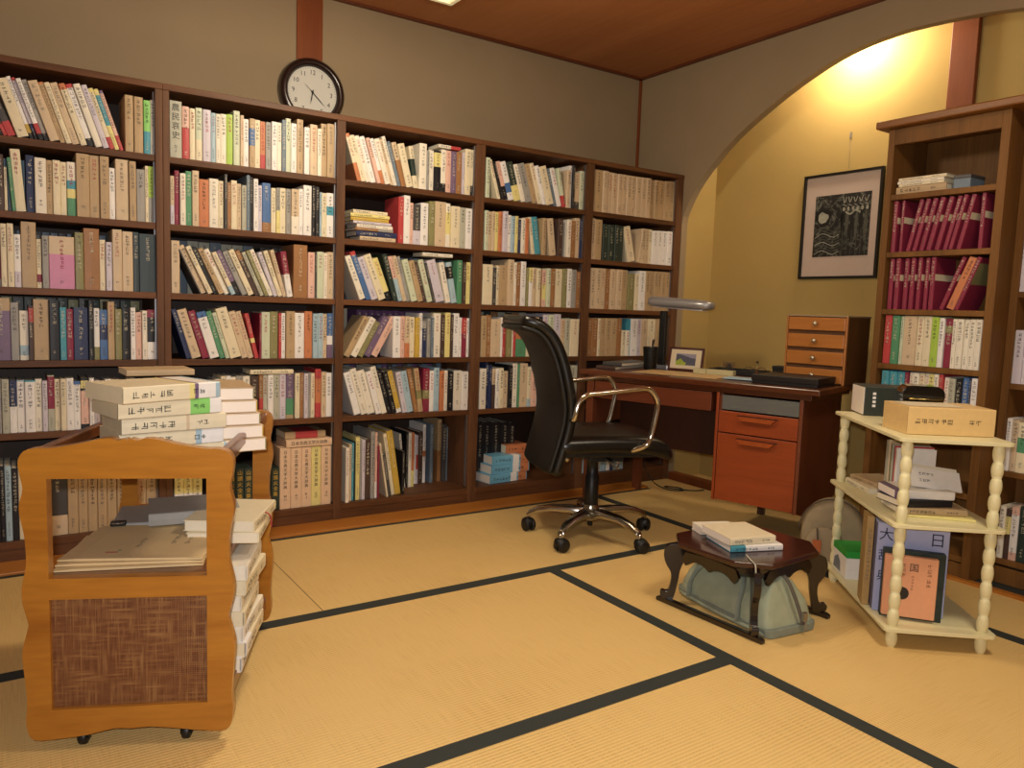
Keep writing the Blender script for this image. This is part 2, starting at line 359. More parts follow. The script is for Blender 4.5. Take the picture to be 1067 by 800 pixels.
ROWS=[
('1',1,1.672,"-7,17.4,123,25.0,E,0|14,9.4,132,23.0,k,0|25,12.4,140,22.0,d,0;r:0:0.3|39,27.4,153,22.0,G,0;r:0:0.36|70,38.2,217,18.4,c,0|111,14.4,234,18.4,w,0;k:0:0.1 Y:0.1:0.24|127,11.7,232,18.4,l,0;k:0:0.12 n:0.12:0.26 r:0.95:1|140,16.4,229,18.4,w,0;k:0:0.1 r:0.1:0.27|158,17.4,229,18.4,g,0;k:0:0.12|177,33.4,227,18.4,b,0|213,18.4,231,18.4,t,0;o:0.97:1|233,19.3,233,18.4,c,0|254,26.4,236,18.4,b,0|283,23.1,238,18.4,c,0;o:0.9:1|308,24.4,241,18.4,w,0;k:0:0.13 r:0.94:1|335,25.4,245,18.4,i,0|363,21.2,246,18.4,l,0|386,17.4,239,18.4,c,0;y:0.93:1 r:0:0.2|405,16.4,239,18.4,y,0;a:0.4:0.9|423,14.4,237,18.4,p,0;r:0:0.25 P:0.95:1|442,32.4,227,0,t,0|476,34.4,225,0,t,0|511,25.4,216,0,f,0;a:0:0.42|537,19,222,0,i,0"),
('1',2,1.392,"-24,11.4,224,0,t,0|-12,7.4,210,0,d,0|-4,25.4,210,0,d,0|22,9.4,164,0,c,0|46,11.4,200,4.0,e,0|58,33.4,235,4.0,c,0|93,28.4,219,0,n,0|122,38.4,212,0,i,0|161,20.4,208,0,t,0|182,26.4,211,0,c,0|209,21.4,208,0,c,0|231,31.4,211,0,i,0;e:0:0.33 y:0.33:0.5 a:0.5:0.66|263,46.4,250,0,t,0|310,36.4,253,0,t,0|347,33.4,252,0,t,0|381,22.4,207,0,w,0|404,48.4,245,0,b,0|454,26.4,242,0,t,0|481,32.4,213,0,g,0|514,12.4,230,0,c,0|527,24,232,0,L,0;g:0:0.45"),
('1',3,1.1,"-32,19.4,235,0,R,0|-12,15.4,240,0,R,0;g:0:0.12|4,20.4,241,0,c,0|25,21.4,243,0,c,0|47,22.4,204,0,w,0;l:0:0.3|71,50.4,255,0,t,0|122,16.4,192,0,c,0;R:0.12:0.28|140,22.4,206,0,g,0|163,89.4,207,0,M,0;b:0.66:1|253,30.4,228,0,v,0|284,56.4,247,0,O,0|341,22.4,206,0,c,0|364,23.4,198,0,l,0|388,35.4,251,0,b,0|424,40.4,246,0,b,0|465,22.4,246,0,S,0|488,66,242,0,S,0"),
('1',4,0.814,"-35,63.4,242,0,P,0;t:0.8:1|29,27.4,226,0,g,0|58,30.4,195,0,i,0;U:0.1:0.3|89,15.4,216,0,d,0;r:0.7:0.95|105,53.4,242,0,t,0|159,35.4,240,0,k,0|195,22.4,212,0,a,0|218,24.4,206,0,R,0|243,53.4,213,0,n,0|297,18.4,244,0,k,0|316,20.4,212,0,w,0;v:0:0.25|337,29.4,206,0,u,0;n:0.4:0.7|367,26.4,240,0,t,0|394,25.4,211,0,v,0|420,31.4,215,0,k,0|452,19.4,218,0,w,0|472,23.4,200,0,p,0|496,19.4,207,0,i,0|516,41,211,0,k,0;w:0:0.35 R:0.85:1"),
('1',5,0.526,"-37,16.4,223,0,q,0|-20,11.4,216,0,g,0|-7,24.4,214,0,q,0|18,24.4,209,0,w,0;n:0.5:1|43,26.4,209,0,w,0;U:0.97:1|70,34.4,208,0,w,0;a:0.97:1|105,23.4,212,0,i,0|129,17.4,205,0,l,0|147,23.4,226,0,q,0;R:0.4:0.98|171,20.4,210,0,c,0|192,19.4,212,0,c,0|212,26.4,214,0,w,0|239,23.4,200,0,w,0;u:0.93:1|264,30.4,212,0,k,0;p:0.1:0.75 y:0.8:0.95|295,17.4,212,0,w,0|313,19.4,202,0,l,0|333,19.4,197,0,g,0|353,23.4,206,0,w,0|377,27.4,205,0,c,0|405,28.4,200,0,i,0|434,33,209,0,g,0"),
('1',6,0.09,"-34,11.4,298,0,k,0|-22,15.4,305,0,k,0|-6,22.4,304,0,U,0|17,21.4,293,0,k,0|39,42.4,300,0,c,0|82,55.4,301,0,d,0|138,70.4,296,0,G,0;b:0:0.28|209,37.4,285,0,t,0|247,34.4,282,0,t,0|282,35.4,279,0,t,0|318,35.4,276,0,t,0|354,36.4,273,0,t,0|391,36.4,269,0,t,0|429,37.4,266,0,t,0|467,37.4,263,0,t,0|505,42,259,0,t,0"),
('2',1,1.672,"613,48.5,236,0,q,0!農民哀史|662,28.9,220,0,p,0;r:0:0.6|692,24.0,216,0,c,0|716,26.9,222,0,m,0;c:0:0.4|744,33.8,219,0,l,0|778,19.0,210,0,U,0|798,19.0,209,0,i,0|818,24.9,213,0,i,0|844,27.9,217,0,L,0|872,27.9,235,0,m,0|901,15.1,219,0,b,0|917,24.0,208,0,w,0|941,24.0,212,0,t,0;u:0.45:0.8|966,24.9,212,0,c,0|991,23.0,209,0,o,0;r:0:0.3|1015,24.9,210,0,g,0|1040,24.9,215,0,w,0|1066,20.0,215,0,i,0|1087,19.0,230,0,s,0|1106,24.0,241,0,m,0|1131,25.9,223,0,w,0|1157,30.8,246,0,t,0|1190,25.9,214,0,w,0|1216,34.8,230,0,b,0|1252,20.0,216,0,i,0|1272,28.9,244,0,t,0|1302,36.3,249,0,t,0"),
('2',2,1.392,"613,16.1,204,0,b,0;l:0:0.4|630,19.4,228,0,R,0|650,23.0,218,0,i,0|674,25.0,231,0,e,0|700,28.4,236,0,b,0|729,40.8,204,0,o,0|771,38.8,212,0,i,0|810,22.4,206,0,c,0|833,12.4,236,0,G,0|846,16.4,202,0,O,0|863,25.4,214,0,c,0|889,18.4,203,0,b,0|908,20.4,198,0,q,0|930,15.4,244,0,s,0|946,13.4,238,0,k,0|960,20.4,232,0,w,0|981,18.4,206,0,l,0|1000,38.4,220,0,u,0;O:0:0.2|1039,22.4,201,0,c,0|1062,17.4,204,0,y,0;g:0.5:1|1080,27.4,206,0,c,0|1109,22.4,205,0,g,0|1132,35.4,207,0,b,0;i:0:0.4|1168,19.4,211,0,w,0|1188,39.4,230,0,w,0|1228,16.4,232,0,k,0|1245,19.4,229,0,k,0|1265,10.4,206,0,U,0|1277,25.4,205,0,c,0|1303,34,208,0,w,0;a:0.5:0.7"),
('2',3,1.1,"613,34.4,224,0,b,0|729,5.4,206,25.1,G,0|736,23.7,221,25.1,b,0|763,21.1,220,25.1,c,0|787,19.4,217,25.1,k,0|809,22.7,213,25.1,t,0|836,22.7,212,25.1,i,0|862,19.8,200,25.1,c,0;U:0:0.2|885,23.1,209,25.0,P,0;k:0:0.3|911,23.7,207,24.7,g,0|939,25.6,215,24.7,c,0|968,20.6,214,24.7,d,0;O:0.8:1|991,16.9,209,24.0,q,0|1010,18.1,216,23.5,v,0|1031,19.8,223,23.5,i,0|1054,17.5,210,21.0,l,0|1074,19.8,216,19.0,c,0|1096,17.9,220,16.0,b,0|1115,27.2,211,9.0,w,0;R:0.5:1|1144,66.5,246,0,O,0|1212,33.4,215,0,p,0|1246,9.1,215,0,G,0|1255,32.4,220,0,m,0|1288,16.9,216,0,i,0|1306,32.1,222,0,b,0"),
('2',4,0.814,"672,21.7,223,16.4,n,0|695,40.2,220,16.4,b,0|738,30.1,216,16.4,R,0|770,40.2,211,16.4,w,0;u:0.88:1|814,22.7,217,16.4,e,0|838,17.8,212,16.4,m,0|857,48.8,231,16.4,c,0|909,29.3,218,16.0,b,0|940,24.6,219,16.0,b,0|966,18.8,209,13.0,r,0;y:0.35:0.45|987,9.1,209,0,R,0|996,39.2,214,0,m,0|1037,37.3,217,0,v,0|1075,13.0,212,0,r,0|1088,18.8,212,0,w,0|1109,42.1,221,0,t,0|1152,47.0,214,0,w,0|1199,37.3,223,0,o,0|1237,24.6,212,0,U,0|1262,25.6,215,0,U,0|1288,20.8,213,0,b,0|1310,28.2,216,0,u,0;w:0.3:0.5 P:0:0.3"),
('2',5,0.526,"704,20.7,189,0,w,0|725,21.7,193,0,g,0|748,21.7,187,0,c,0|770,21.7,192,0,k,0|792,21.7,196,0,w,0|815,21.7,210,0,c,0|838,22.7,210,0,w,0|861,22.7,204,0,i,0|884,27.5,209,0,g,0|912,32.4,208,0,i,0|945,38.2,207,0,d,0|984,19.8,212,0,O,0;r:0:0.5|1005,21.7,211,0,q,0|1027,26.5,211,0,w,0|1054,28.5,213,0,q,0|1083,29.5,215,0,l,0|1113,36.2,230,0,t,0;e:0.08:0.42 P:0.42:0.98|1156,24.6,216,0,c,0|1181,15.9,218,0,O,0|1197,18.8,215,0,l,0|1218,14.9,217,0,g,0|1233,19.8,215,0,c,0|1254,28.5,235,0,r,0;o:0.3:0.8|1283,24.6,221,0,b,0|1308,30.1,215,0,w,0"),
('2',6,0.09,"617,39.0,248,0,y,0;w:0:0.5|657,38.0,245,0,y,0;w:0:0.5|695,39.9,241,0,y,0;w:0:0.5|808,36.1,221,0,E,0!山頭火全集|845,37.0,217,0,E,0!山頭火全集|882,37.0,216,0,E,0!山頭火全集|920,38.0,214,0,E,0!山頭火全集|1004,37.0,206,0,E,0!山頭火全集|1042,41.9,204,0,E,0!山頭火全集|1084,51.5,296,0,N,0!日本古典文学大辞典|1136,52.5,294,0,N,0!日本古典文学大辞典|1189,47.7,294,0,N,0!日本古典文学大辞典|1238,48.6,293,0,y,0!日本古典文学大辞典|1287,51.2,294,0,N,0!日本古典文学大辞典"),
('3',1,1.672,"1451,22.0,223,17.1,c,0;o:0:0.38 o:0.93:1|1475,23.9,219,17.1,c,0|1500,23.9,220,17.1,i,0|1526,27.7,221,17.1,w,0|1556,19.2,218,17.1,p,0|1577,19.2,218,17.1,w,0;o:0:0.3|1598,28.1,219,17.1,i,0|1629,17.3,222,17.1,b,0|1648,20.1,240,17.1,i,0|1669,17.2,218,17.1,s,0|1688,26.9,216,16.0,b,0;O:0:0.6|1717,37.6,213,15.0,c,0|1756,24.8,207,9.0,c,0;E:0.3:0.7|1782,40.9,227,0,i,0|1823,16.2,194,0,g,0|1840,30.0,203,0,i,0|1871,36.9,204,0,k,0;y:0.6:0.95|1908,29.0,213,0,i,0;k:0:0.2|1938,31.0,213,0,p,0|1970,31.0,214,0,P,0|2001,34.0,215,0,O,0|2036,12.2,216,0,l,0|2049,34.0,236,0,c,0|2083,22.7,238,0,c,0;k:0:0.22"),
('3',2,1.392,"1672,29.1,229,0,r,0|1702,34.0,239,0,w,0|1736,22.1,207,0,p,0|1759,42.9,203,0,G,0;l:0:0.35|1802,43.9,214,0,w,0|1847,34.0,226,0,v,0|1882,66.6,230,0,b,0|1949,25.1,226,0,i,0;y:0.3:0.8|1975,50.8,214,0,c,0|2026,38.0,212,0,q,0|2064,41.5,212,0,w,0"),
('3',3,1.1,"1472,31.2,220,21.5,i,0|1507,27.1,245,21.5,u,0;r:0.92:1|1537,34.2,218,21.5,l,0|1575,39.1,233,21.5,c,0|1618,31.7,218,21.5,y,0;k:0:0.2|1653,26.1,238,16.1,E,0|1681,22.3,228,16.1,U,0;p:0.5:1|1705,22.3,232,16.1,b,0|1728,24.2,230,16.1,g,0|1754,34.2,216,16.1,m,0|1791,30.9,213,16.1,t,0|1824,22.3,208,16.1,d,0|1848,30.2,221,16.1,m,0|1880,15.6,207,16.1,G,0|1897,53.1,221,16.1,l,0|1956,30.2,213,13.0,i,0|1988,33.2,214,11.0,U,0;k:0.6:0.9|2023,30.2,229,0,e,0|2053,21.3,220,0,d,0|2075,30.8,221,0,y,0"),
('3',4,0.814,"1389,30.2,222,-28.4,t,0|1424,30.7,217,-28.4,i,0|1460,28.3,196,-28.4,v,0|1494,34.4,222,-28.4,P,0|1534,33.6,221,-28.4,p,0|1654,42.4,210,0,w,0|1697,22.9,211,0,p,0|1721,27.8,212,0,b,0;o:0:0.35|1749,31.7,209,0,c,0|1781,25.8,206,0,Y,0|1808,18.0,229,0,w,0|1826,23.9,188,0,n,0;g:0.8:1|1851,19.9,204,0,g,0|1872,16.0,208,0,s,0|1889,42.4,231,0,i,0|1932,24.8,224,0,d,0|1957,30.7,236,0,y,0|1989,18.0,226,0,d,0|2007,38.5,234,0,w,0|2046,11.1,212,0,w,0|2058,27.8,212,0,R,0;r:0.6:0.98|2086,19.6,209,0,w,0"),
('3',5,0.526,"1455,35.3,220,15.9,w,0|1493,33.0,238,15.9,i,0|1528,39.7,228,15.9,i,0|1570,29.4,224,15.9,w,0|1602,29.4,249,15.9,i,0|1634,22.4,227,15.9,k,0|1658,26.4,223,15.0,k,0|1686,30.4,223,15.0,Y,0;w:0:0.1|1719,26.7,215,12.0,l,0|1747,35.3,218,12.0,U,0|1784,23.8,231,12.0,O,0|1809,28.1,231,8.0,t,0;v:0.3:0.5|1838,37.3,228,0,R,0;v:0.3:0.5|1876,25.4,216,0,w,0|1902,31.4,231,0,U,0|1934,25.4,215,0,o,0|1960,24.4,215,0,i,0|1985,34.3,210,0,k,0|2020,44.3,214,0,i,0|2065,40.9,209,0,w,0"),
('4',1,1.672,"2179,25.2,210,0,m,0|2263,20.4,210,17.5,c,0|2286,13.7,200,17.5,k,0|2301,31.3,205,17.5,p,0;k:0:0.35|2335,34.9,209,17.5,w,0;u:0.2:0.45|2372,41.5,211,17.5,E,0;y:0:0.4|2417,26.2,205,17.5,i,0|2446,45.9,212,17.5,g,0|2495,36.7,218,17.5,t,0|2534,26.7,227,17.5,c,0|2562,23.3,216,17.5,w,0|2588,48.2,214,17.5,c,0|2640,26.8,211,17.0,s,0|2669,31.9,217,17.0,w,0|2703,20.8,220,13.0,m,0;r:0:0.3|2725,22.4,214,0,b,0|2748,18.5,242,0,w,0|2767,14.7,244,0,k,0|2782,45.3,209,0,b,0;G:0:0.2|2828,29.6,222,0,m,0"),
('4',2,1.392,"2181,23.3,212,0,m,0|2205,26.2,209,0,b,0|2232,19.5,212,0,b,0|2252,22.4,211,0,y,0|2275,23.3,216,0,o,0|2299,31.0,219,0,l,0|2330,25.3,202,0,w,0|2356,23.3,198,0,U,0|2381,19.5,201,0,y,0|2401,20.5,185,0,n,0|2422,24.3,193,0,i,0|2447,24.3,195,0,o,0|2504,20.5,206,9.5,c,0|2526,38.1,209,9.5,a,0|2565,25.3,207,0,t,0|2631,43.4,210,8.5,b,0|2676,32.9,214,0,d,0|2740,30.0,214,0,i,0|2771,33.9,211,0,O,0|2805,34.8,230,0,b,0|2841,17.2,224,0,n,0"),
('4',3,1.1,"2179,64.9,218,0,c,0|2245,26.0,204,0,G,0|2271,19.3,215,0,c,0|2291,50.7,219,0,t,0|2342,38.3,253,0,b,0|2381,20.3,239,0,i,0|2402,31.7,241,0,O,0|2434,35.5,248,0,w,0|2471,17.4,212,0,v,0|2489,24.1,216,0,y,0;w:0:0.65|2513,24.1,218,0,b,0|2539,26.0,216,0,c,0|2566,12.7,212,0,O,0|2579,31.7,212,0,p,0;y:0.2:0.6|2611,25.0,220,0,m,0|2638,28.8,219,0,O,0|2667,59.2,221,0,c,0|2727,27.9,224,0,v,0|2755,31.7,226,0,w,0|2788,34.5,222,0,g,0|2823,35.1,214,0,O,0"),
('4',4,0.814,"2179,35.5,225,0,t,0|2215,29.8,229,0,O,0|2245,63.0,209,0,b,0|2309,11.7,219,0,w,0|2321,25.0,217,0,r,0|2347,33.6,220,0,v,0|2381,9.8,218,0,i,0|2392,16.5,221,0,r,0|2410,73.5,222,0,e,0;o:0.45:1|2484,42.1,226,0,c,0|2527,43.1,224,0,b,0|2570,28.8,228,0,k,0|2600,36.4,242,0,l,0|2637,36.4,242,0,m,0|2674,52.6,247,0,l,0|2727,33.6,220,0,b,0|2761,33.6,224,0,q,0|2795,62.7,221,0,c,0"),
('4',5,0.526,"2179,41.3,223,0,i,0|2221,20.3,256,0,n,0|2242,20.3,240,0,n,0|2263,19.3,222,0,d,0;b:0.6:1|2283,23.3,222,0,w,0|2307,26.3,225,0,c,0|2335,35.3,206,0,b,0|2370,25.3,239,0,k,0|2396,36.3,251,0,i,0|2433,10.4,247,0,e,0|2444,55.2,250,0,b,0|2500,25.3,228,0,c,0;U:0:0.2|2526,37.3,203,0,p,0|2565,68.2,227,0,w,0|2634,78.2,220,0,w,0|2712,79.2,231,0,q,0|2793,64.8,234,0,q,0"),
('4',6,0.09,"2265,34.4,337,0,k,140|2300,58.4,335,0,k,140|2360,59.4,331,0,k,140|2420,59.4,328,0,k,140|2480,42,322,0,k,140"),
('5',1,1.672,"2931,62.3,243,0,t,0|2994,35.6,243,0,b,0|3030,12.7,244,0,b,0|3044,29.9,242,0,b,0|3075,36.6,241,0,b,0|3112,34.7,239,0,b,0|3147,34.7,240,0,b,0|3183,36.6,239,0,b,0|3220,37.5,240,0,b,0|3259,42.3,240,0,b,0|3302,40.4,241,0,b,0|3343,37.5,243,0,b,0|3382,32.7,238,0,t,0|3415,34.7,239,0,t,0|3450,51.8,240,0,t,0|3503,47.0,243,0,t,0|3550,45.7,248,0,t,0"),
('5',2,1.392,"2928,26.1,240,0,b,0|2955,53.7,236,0,t,0|3021,41.9,214,0,E,0|3063,41.9,214,0,E,0|3106,29.0,215,0,E,0|3136,42.9,214,0,E,0|3231,57.7,215,15.0,c,0|3298,26.1,207,-9.0,b,0|3325,35.0,213,0,b,0|3361,31.0,214,0,b,0|3392,27.1,214,0,c,0|3420,42.9,209,0,w,0|3464,43.9,212,0,w,0|3509,41.9,214,0,w,0|3552,44.5,216,0,w,0"),
('5',3,1.1,"2932,39.2,241,0,b,0|2972,45.1,242,0,b,0|3017,37.2,243,0,b,0|3056,35.2,243,0,O,0|3092,45.1,243,0,b,0|3138,43.1,243,0,b,0|3181,48.1,243,0,t,0|3230,53.1,226,0,v,0|3284,35.2,225,0,c,0|3320,54.1,245,0,w,0|3374,36.2,247,0,t,0|3411,35.2,248,0,t,0|3447,34.2,248,0,t,0|3482,37.2,249,0,t,0|3519,37.2,250,0,t,0|3557,38.8,250,0,t,0"),
('5',4,0.814,"2934,32.4,227,0,O,0|2967,41.4,227,0,O,0|3009,20.4,228,0,c,0|3031,37.4,229,0,t,0|3069,47.4,230,0,t,0|3117,43.4,231,0,t,0|3161,39.4,231,0,O,0|3201,30.4,159,0,c,0|3232,31.4,159,0,i,0|3264,8.4,230,0,a,0|3273,58.4,231,0,w,0|3332,36.4,232,0,l,0|3369,55.4,233,0,b,0|3425,65.4,234,0,c,0|3491,57,235,0,t,0"),
('3',6,0.09,"1407,18.1,277,0,i,-18|1435,13.4,289,0,b,9|1449,11.6,295,0,a,9|1462,6.9,300,0,E,9|1470,22.8,322,0,y,9|1493,8.8,317,0,g,9|1503,17.2,307,0,l,9|1521,29.3,309,0,d,9|1551,21.9,346,0,g,9|1574,11.6,341,0,p,9;w:0:0.25|1587,8.8,273,0,R,2|1638,9.6,288,9.2,c,2|1648,18.1,227,9.2,G,2|1678,19.1,331,9.2,c,28|1699,34.0,344,9.2,Y,28|1735,15.3,230,0,k,28|1806,11.5,300,6.0,i,151|1818,13.4,306,0,k,151|1833,18.1,302,0,i,151|1851,15.3,301,0,o,151;y:0:0.3|1894,13.4,279,0,w,207|1908,10.6,274,0,l,207;r:0.3:0.6|1921,29.3,291,0,d,210|1951,18.1,332,0,w,210;o:0.45:0.55|1987,20.0,332,0,s,194|2040,23.7,356,0,t,202;O:0:0.5|2066,28.4,326,0,G,202|2095,11.2,310,0,s,202"),
('R',2,1.395,"-1985,31.4,239,0,R,0;c:0.56:0.68|-1948,20.4,235,0,R,0;c:0.56:0.68|-1920,29.7,242,-12.0,R,0;c:0.56:0.68|-1889,29.4,240,-12.0,R,0;c:0.56:0.68|-1858,31.4,240,-12.0,R,0;c:0.56:0.68|-1825,32.6,241,-12.0,R,0;c:0.56:0.68|-1791,32.4,240,-12.0,R,0;c:0.56:0.68|-1757,28.7,240,-12.0,R,0;c:0.56:0.68|-1727,26.4,239,-12.0,R,0;c:0.56:0.68|-1699,29.4,240,-12.0,R,0;c:0.56:0.68|-1613,26,241,0,R,0;c:0.56:0.68"),
('R',3,1.139,"-1983,32.4,242,0,R,0;c:0.56:0.68|-1950,33.4,241,0,R,0;c:0.56:0.68|-1916,32.4,239,0,R,0;c:0.56:0.68|-1883,31.4,238,0,R,0;c:0.56:0.68|-1851,28.4,237,0,R,0;c:0.56:0.68|-1822,27.4,236,0,R,0;c:0.56:0.68|-1794,31.4,235,0,R,0;c:0.56:0.68|-1752,28.4,239,-20.0,R,0;c:0.56:0.68|-1721,33.2,236,-20.0,o,0|-1685,28,231,-20.0,R,0;v:0.5:0.9"),
('R',4,0.892,"-1982,33.4,221,0,r,0|-1947,35.4,218,0,e,0|-1911,14.4,216,0,m,0|-1895,58.4,223,0,b,0|-1836,31.4,221,0,c,0|-1804,34.4,220,0,c,0|-1769,31.4,216,0,L,0|-1737,22.4,213,0,w,0|-1713,32.4,212,0,R,0;v:0.7:0.85|-1680,17.4,210,0,i,0|-1662,26.4,210,0,i,0|-1635,22.4,210,0,i,0|-1612,22.4,211,0,i,0|-1589,26,211,0,i,0"),
('R',5,0.64,"-1975,34.0,218,0,a,0|-1940,35.0,218,0,a,0|-1905,35.0,219,0,a,0|-1869,16.2,220,0,R,0|-1851,18.2,220,0,i,0|-1833,28.1,220,0,i,0|-1804,22.1,221,0,c,0|-1781,19.2,222,0,i,0|-1762,23.1,221,0,y,0|-1738,20.2,222,0,i,0|-1716,17.2,222,0,r,0|-1698,22.1,212,0,i,0|-1676,27.1,209,0,q,0|-1648,27.1,209,0,k,0|-1620,26.1,218,0,u,0|-1593,10.3,218,0,n,0|-1582,27.7,218,0,w,0"),
('S',1,1.222,"-1537,30.4,218,0,d,0;P:0:0.3 o:0.4:0.75 r:0.75:1|-1506,36.4,226,0,l,0|-1469,27,227,0,q,0"),
('S',2,0.844,"-1534,15.4,221,0,q,0|-1518,33.4,217,0,m,0;y:0.15:0.3|-1484,34.4,221,0,l,0|-1448,33,221,0,l,0"),
('S',3,0.477,"-1525,21.4,207,0,s,0|-1503,17.4,212,0,l,0|-1485,19.4,221,0,w,0|-1464,23.4,215,0,b,0|-1440,36.4,209,0,c,0;e:0.4:0.7|-1403,28,214,0,w,0"),
('S',4,0.105,"-1478,23.4,222,0,i,0|-1454,17.4,213,0,d,0;y:0.5:0.85|-1436,29.4,227,0,p,0;w:0.15:0.85|-1405,35.4,234,0,E,0|-1369,24,243,0,s,0"),
]

ORD = 'first second third fourth fifth sixth seventh eighth ninth tenth eleventh twelfth thirteenth fourteenth fifteenth sixteenth seventeenth eighteenth nineteenth twentieth'.split()
def ordn(i):
    if i < 20: return ORD[i]
    if i < 30: return 'twenty-' + ORD[i - 20] if i > 19 and i - 20 < 9 else 'thirtieth'
    return 'thirty-' + ORD[i - 30]
BAY = {'1': 'leftmost bookcase bay', '2': 'second bookcase bay', '3': 'middle bookcase bay', '4': 'fourth bookcase bay', '5': 'fifth bookcase bay', 'R': 'picture-side bookcase', 'S': 'rightmost bookcase'}
GBAY = {'1': 'leftmost bay of the long bookcase wall', '2': 'second bay of the long bookcase wall', '3': 'middle bay of the long bookcase wall', '4': 'fourth bay of the long bookcase wall', '5': 'fifth bay of the long bookcase wall', 'R': 'bookcase beside the picture', 'S': 'recessed bookcase at the right'}
ROWN = {1: 'top shelf', 2: 'second shelf', 3: 'third shelf', 4: 'fourth shelf', 5: 'fifth shelf', 6: 'bottom shelf'}
ROWS_SR = {('S', 1): 'uppermost filled shelf', ('S', 2): 'second filled shelf', ('S', 3): 'third filled shelf', ('S', 4): 'lowest shelf'}
YF, XR, XS = 3.575, 3.37, 3.49
def parse():
    out = []
    for b, row, z, data in ROWS:
        for k, e in enumerate(data.split('|')):
            kan = ''
            if '!' in e: e, kan = e.split('!')
            bands = []
            if ';' in e:
                e, bs = e.split(';')
                for q in bs.split():
                    c, f0, f1 = q.split(':'); bands.append((c, float(f0), float(f1)))
            s, W, H, th, c, d = e.split(',')
            s, W, H, d = float(s) / 1000, float(W) / 1000, float(H) / 1000, float(d) / 1000
            th = R(float(th))
            out.append(dict(b=b, row=row, z=z, k=k, s=s, W=max(W, .005), H=H, th=th, c=c, d=d, bands=bands, kan=kan))
    return out
BK = parse()
def place(q):
    s, W, th, z = q['s'], q['W'], q['th'], q['z'] + .0005
    if th >= 0: dx, dz = s, z
    else: dx, dz = s + W / math.cos(th) - W * math.cos(th), z + W * math.sin(-th)
    if q['b'] in '12345': return (dx, YF + q['d'] + q['jy'], dz), (0, -th, 0)
    X = XR if q['b'] == 'R' else XS
    return (X + q['jy'], -dx, dz), (0, -th, -PI / 2)
for q in BK:
    rg = random.Random(int(q['s'] * 1000) * 31 + q['row'] * 977 + ord(q['b']))
    q['sb'] = q['b'] == 'R' and q['c'] == 'R' and q['row'] in (2, 3)
    if q['sb']: q['W'] *= .64
    lim = {'R': {2: .227, 3: .227, 4: .219, 5: .224}, 'S': {1: .25, 2: .33, 3: .33, 4: .33}}.get(q['b'], {1: .262, 2: .248, 3: .259, 4: .254, 5: .256, 6: .40})[q['row']]
    q['H'] = min(q['H'], (lim - q['W'] * math.sin(abs(q['th']))) / math.cos(q['th']))
    q['rg'] = rg; q['jy'] = rg.choice((0, .004, .008, -.004)) if q['row'] != 6 else rg.uniform(0, .006)
    q['D'] = min(.255 if q['row'] == 6 and q['H'] > .25 else .2, q['H'] * (.74 if q['H'] < .28 else .7))
    if q['b'] in '12345': q['D'] = min(q['D'], 3.965 - YF - q['d'])
    if q['b'] == 'S': q['D'] = min(q['D'], .15)
    loc, rot = place(q); q['loc'], q['rot'] = loc, rot
    if q['b'] in '12345': depth = .559 * loc[0] + .829 * loc[1]
    else: depth = .559 * loc[0] + .829 * loc[1]
    q['area'] = q['W'] * q['H'] / depth ** 2 * (1 if q['b'] in '12345' else .8)
    if loc[0] + q['W'] < -.01: q['area'] = 0
    if q['b'] == '5' and q['row'] >= 5: q['area'] *= .2
    if q['kan']: q['area'] += 1
N_IND = 262
order = sorted(BK, key=lambda q: -q['area'])
ind = set(id(q) for q in order[:N_IND])
def describe(q):
    W, H = q['W'], q['H']
    size = 'very thick' if W > .05 else 'thick' if W > .036 else 'slim' if W < .021 else ''
    col = PALN[q['c']]
    bd = ''
    for c, f0, f1 in q['bands']:
        if c != q['c'] and f1 - f0 > .1: bd = ('with ' + PALN[c] + (' top' if f1 > .9 else ' foot' if f0 < .08 else ' band')); break
    if q['sb']: bd = 'with cream paper band'
    lean = 'leaning' if abs(q['th']) > R(5) else ''
    if q['b'] == 'S': place_ = ROWS_SR[('S', q['row'])] + ' of ' + BAY['S']
    else: place_ = ROWN[q['row']] + ' of ' + BAY[q['b']]
    if q['kan'] and bd == '': bd = 'with ' + ('gold' if q['c'] == 'E' else 'large black') + ' title'
    words = ' '.join(x for x in (size, lean, col, 'book', bd) if x)
    lab = words + ', ' + ordn(q['k']) + ' from left, ' + place_
    if len(lab.replace('-', ' ').split()) > 16: lab = ' '.join(x for x in (col, 'book', bd) if x) + ', ' + ordn(q['k']) + ' from left, ' + place_
    return lab
rest = MB()
for n, q in enumerate(BK):
    if id(q) in ind:
        kink = INKY if q['c'] == 'E' else INK
        add_book(q['loc'], q['W'], q['D'], q['H'], q['c'], q['bands'], q['rot'], describe(q), 'books in the ' + GBAY[q['b']], seed=n, kanji=q['kan'] or None, kink=kink, slip=bool(q['kan']), side_band=q['sb'])
    else:
        M = T(*q['loc']) @ RZ(q['rot'][2]) @ RY(q['rot'][1])
        book_cover(rest, q['W'], q['D'], q['H'], q['c'], q['bands'], q['rg'], True, M=M, side_band=q['sb'])
        book_pages(rest, q['W'], q['D'], q['H'], M=M)
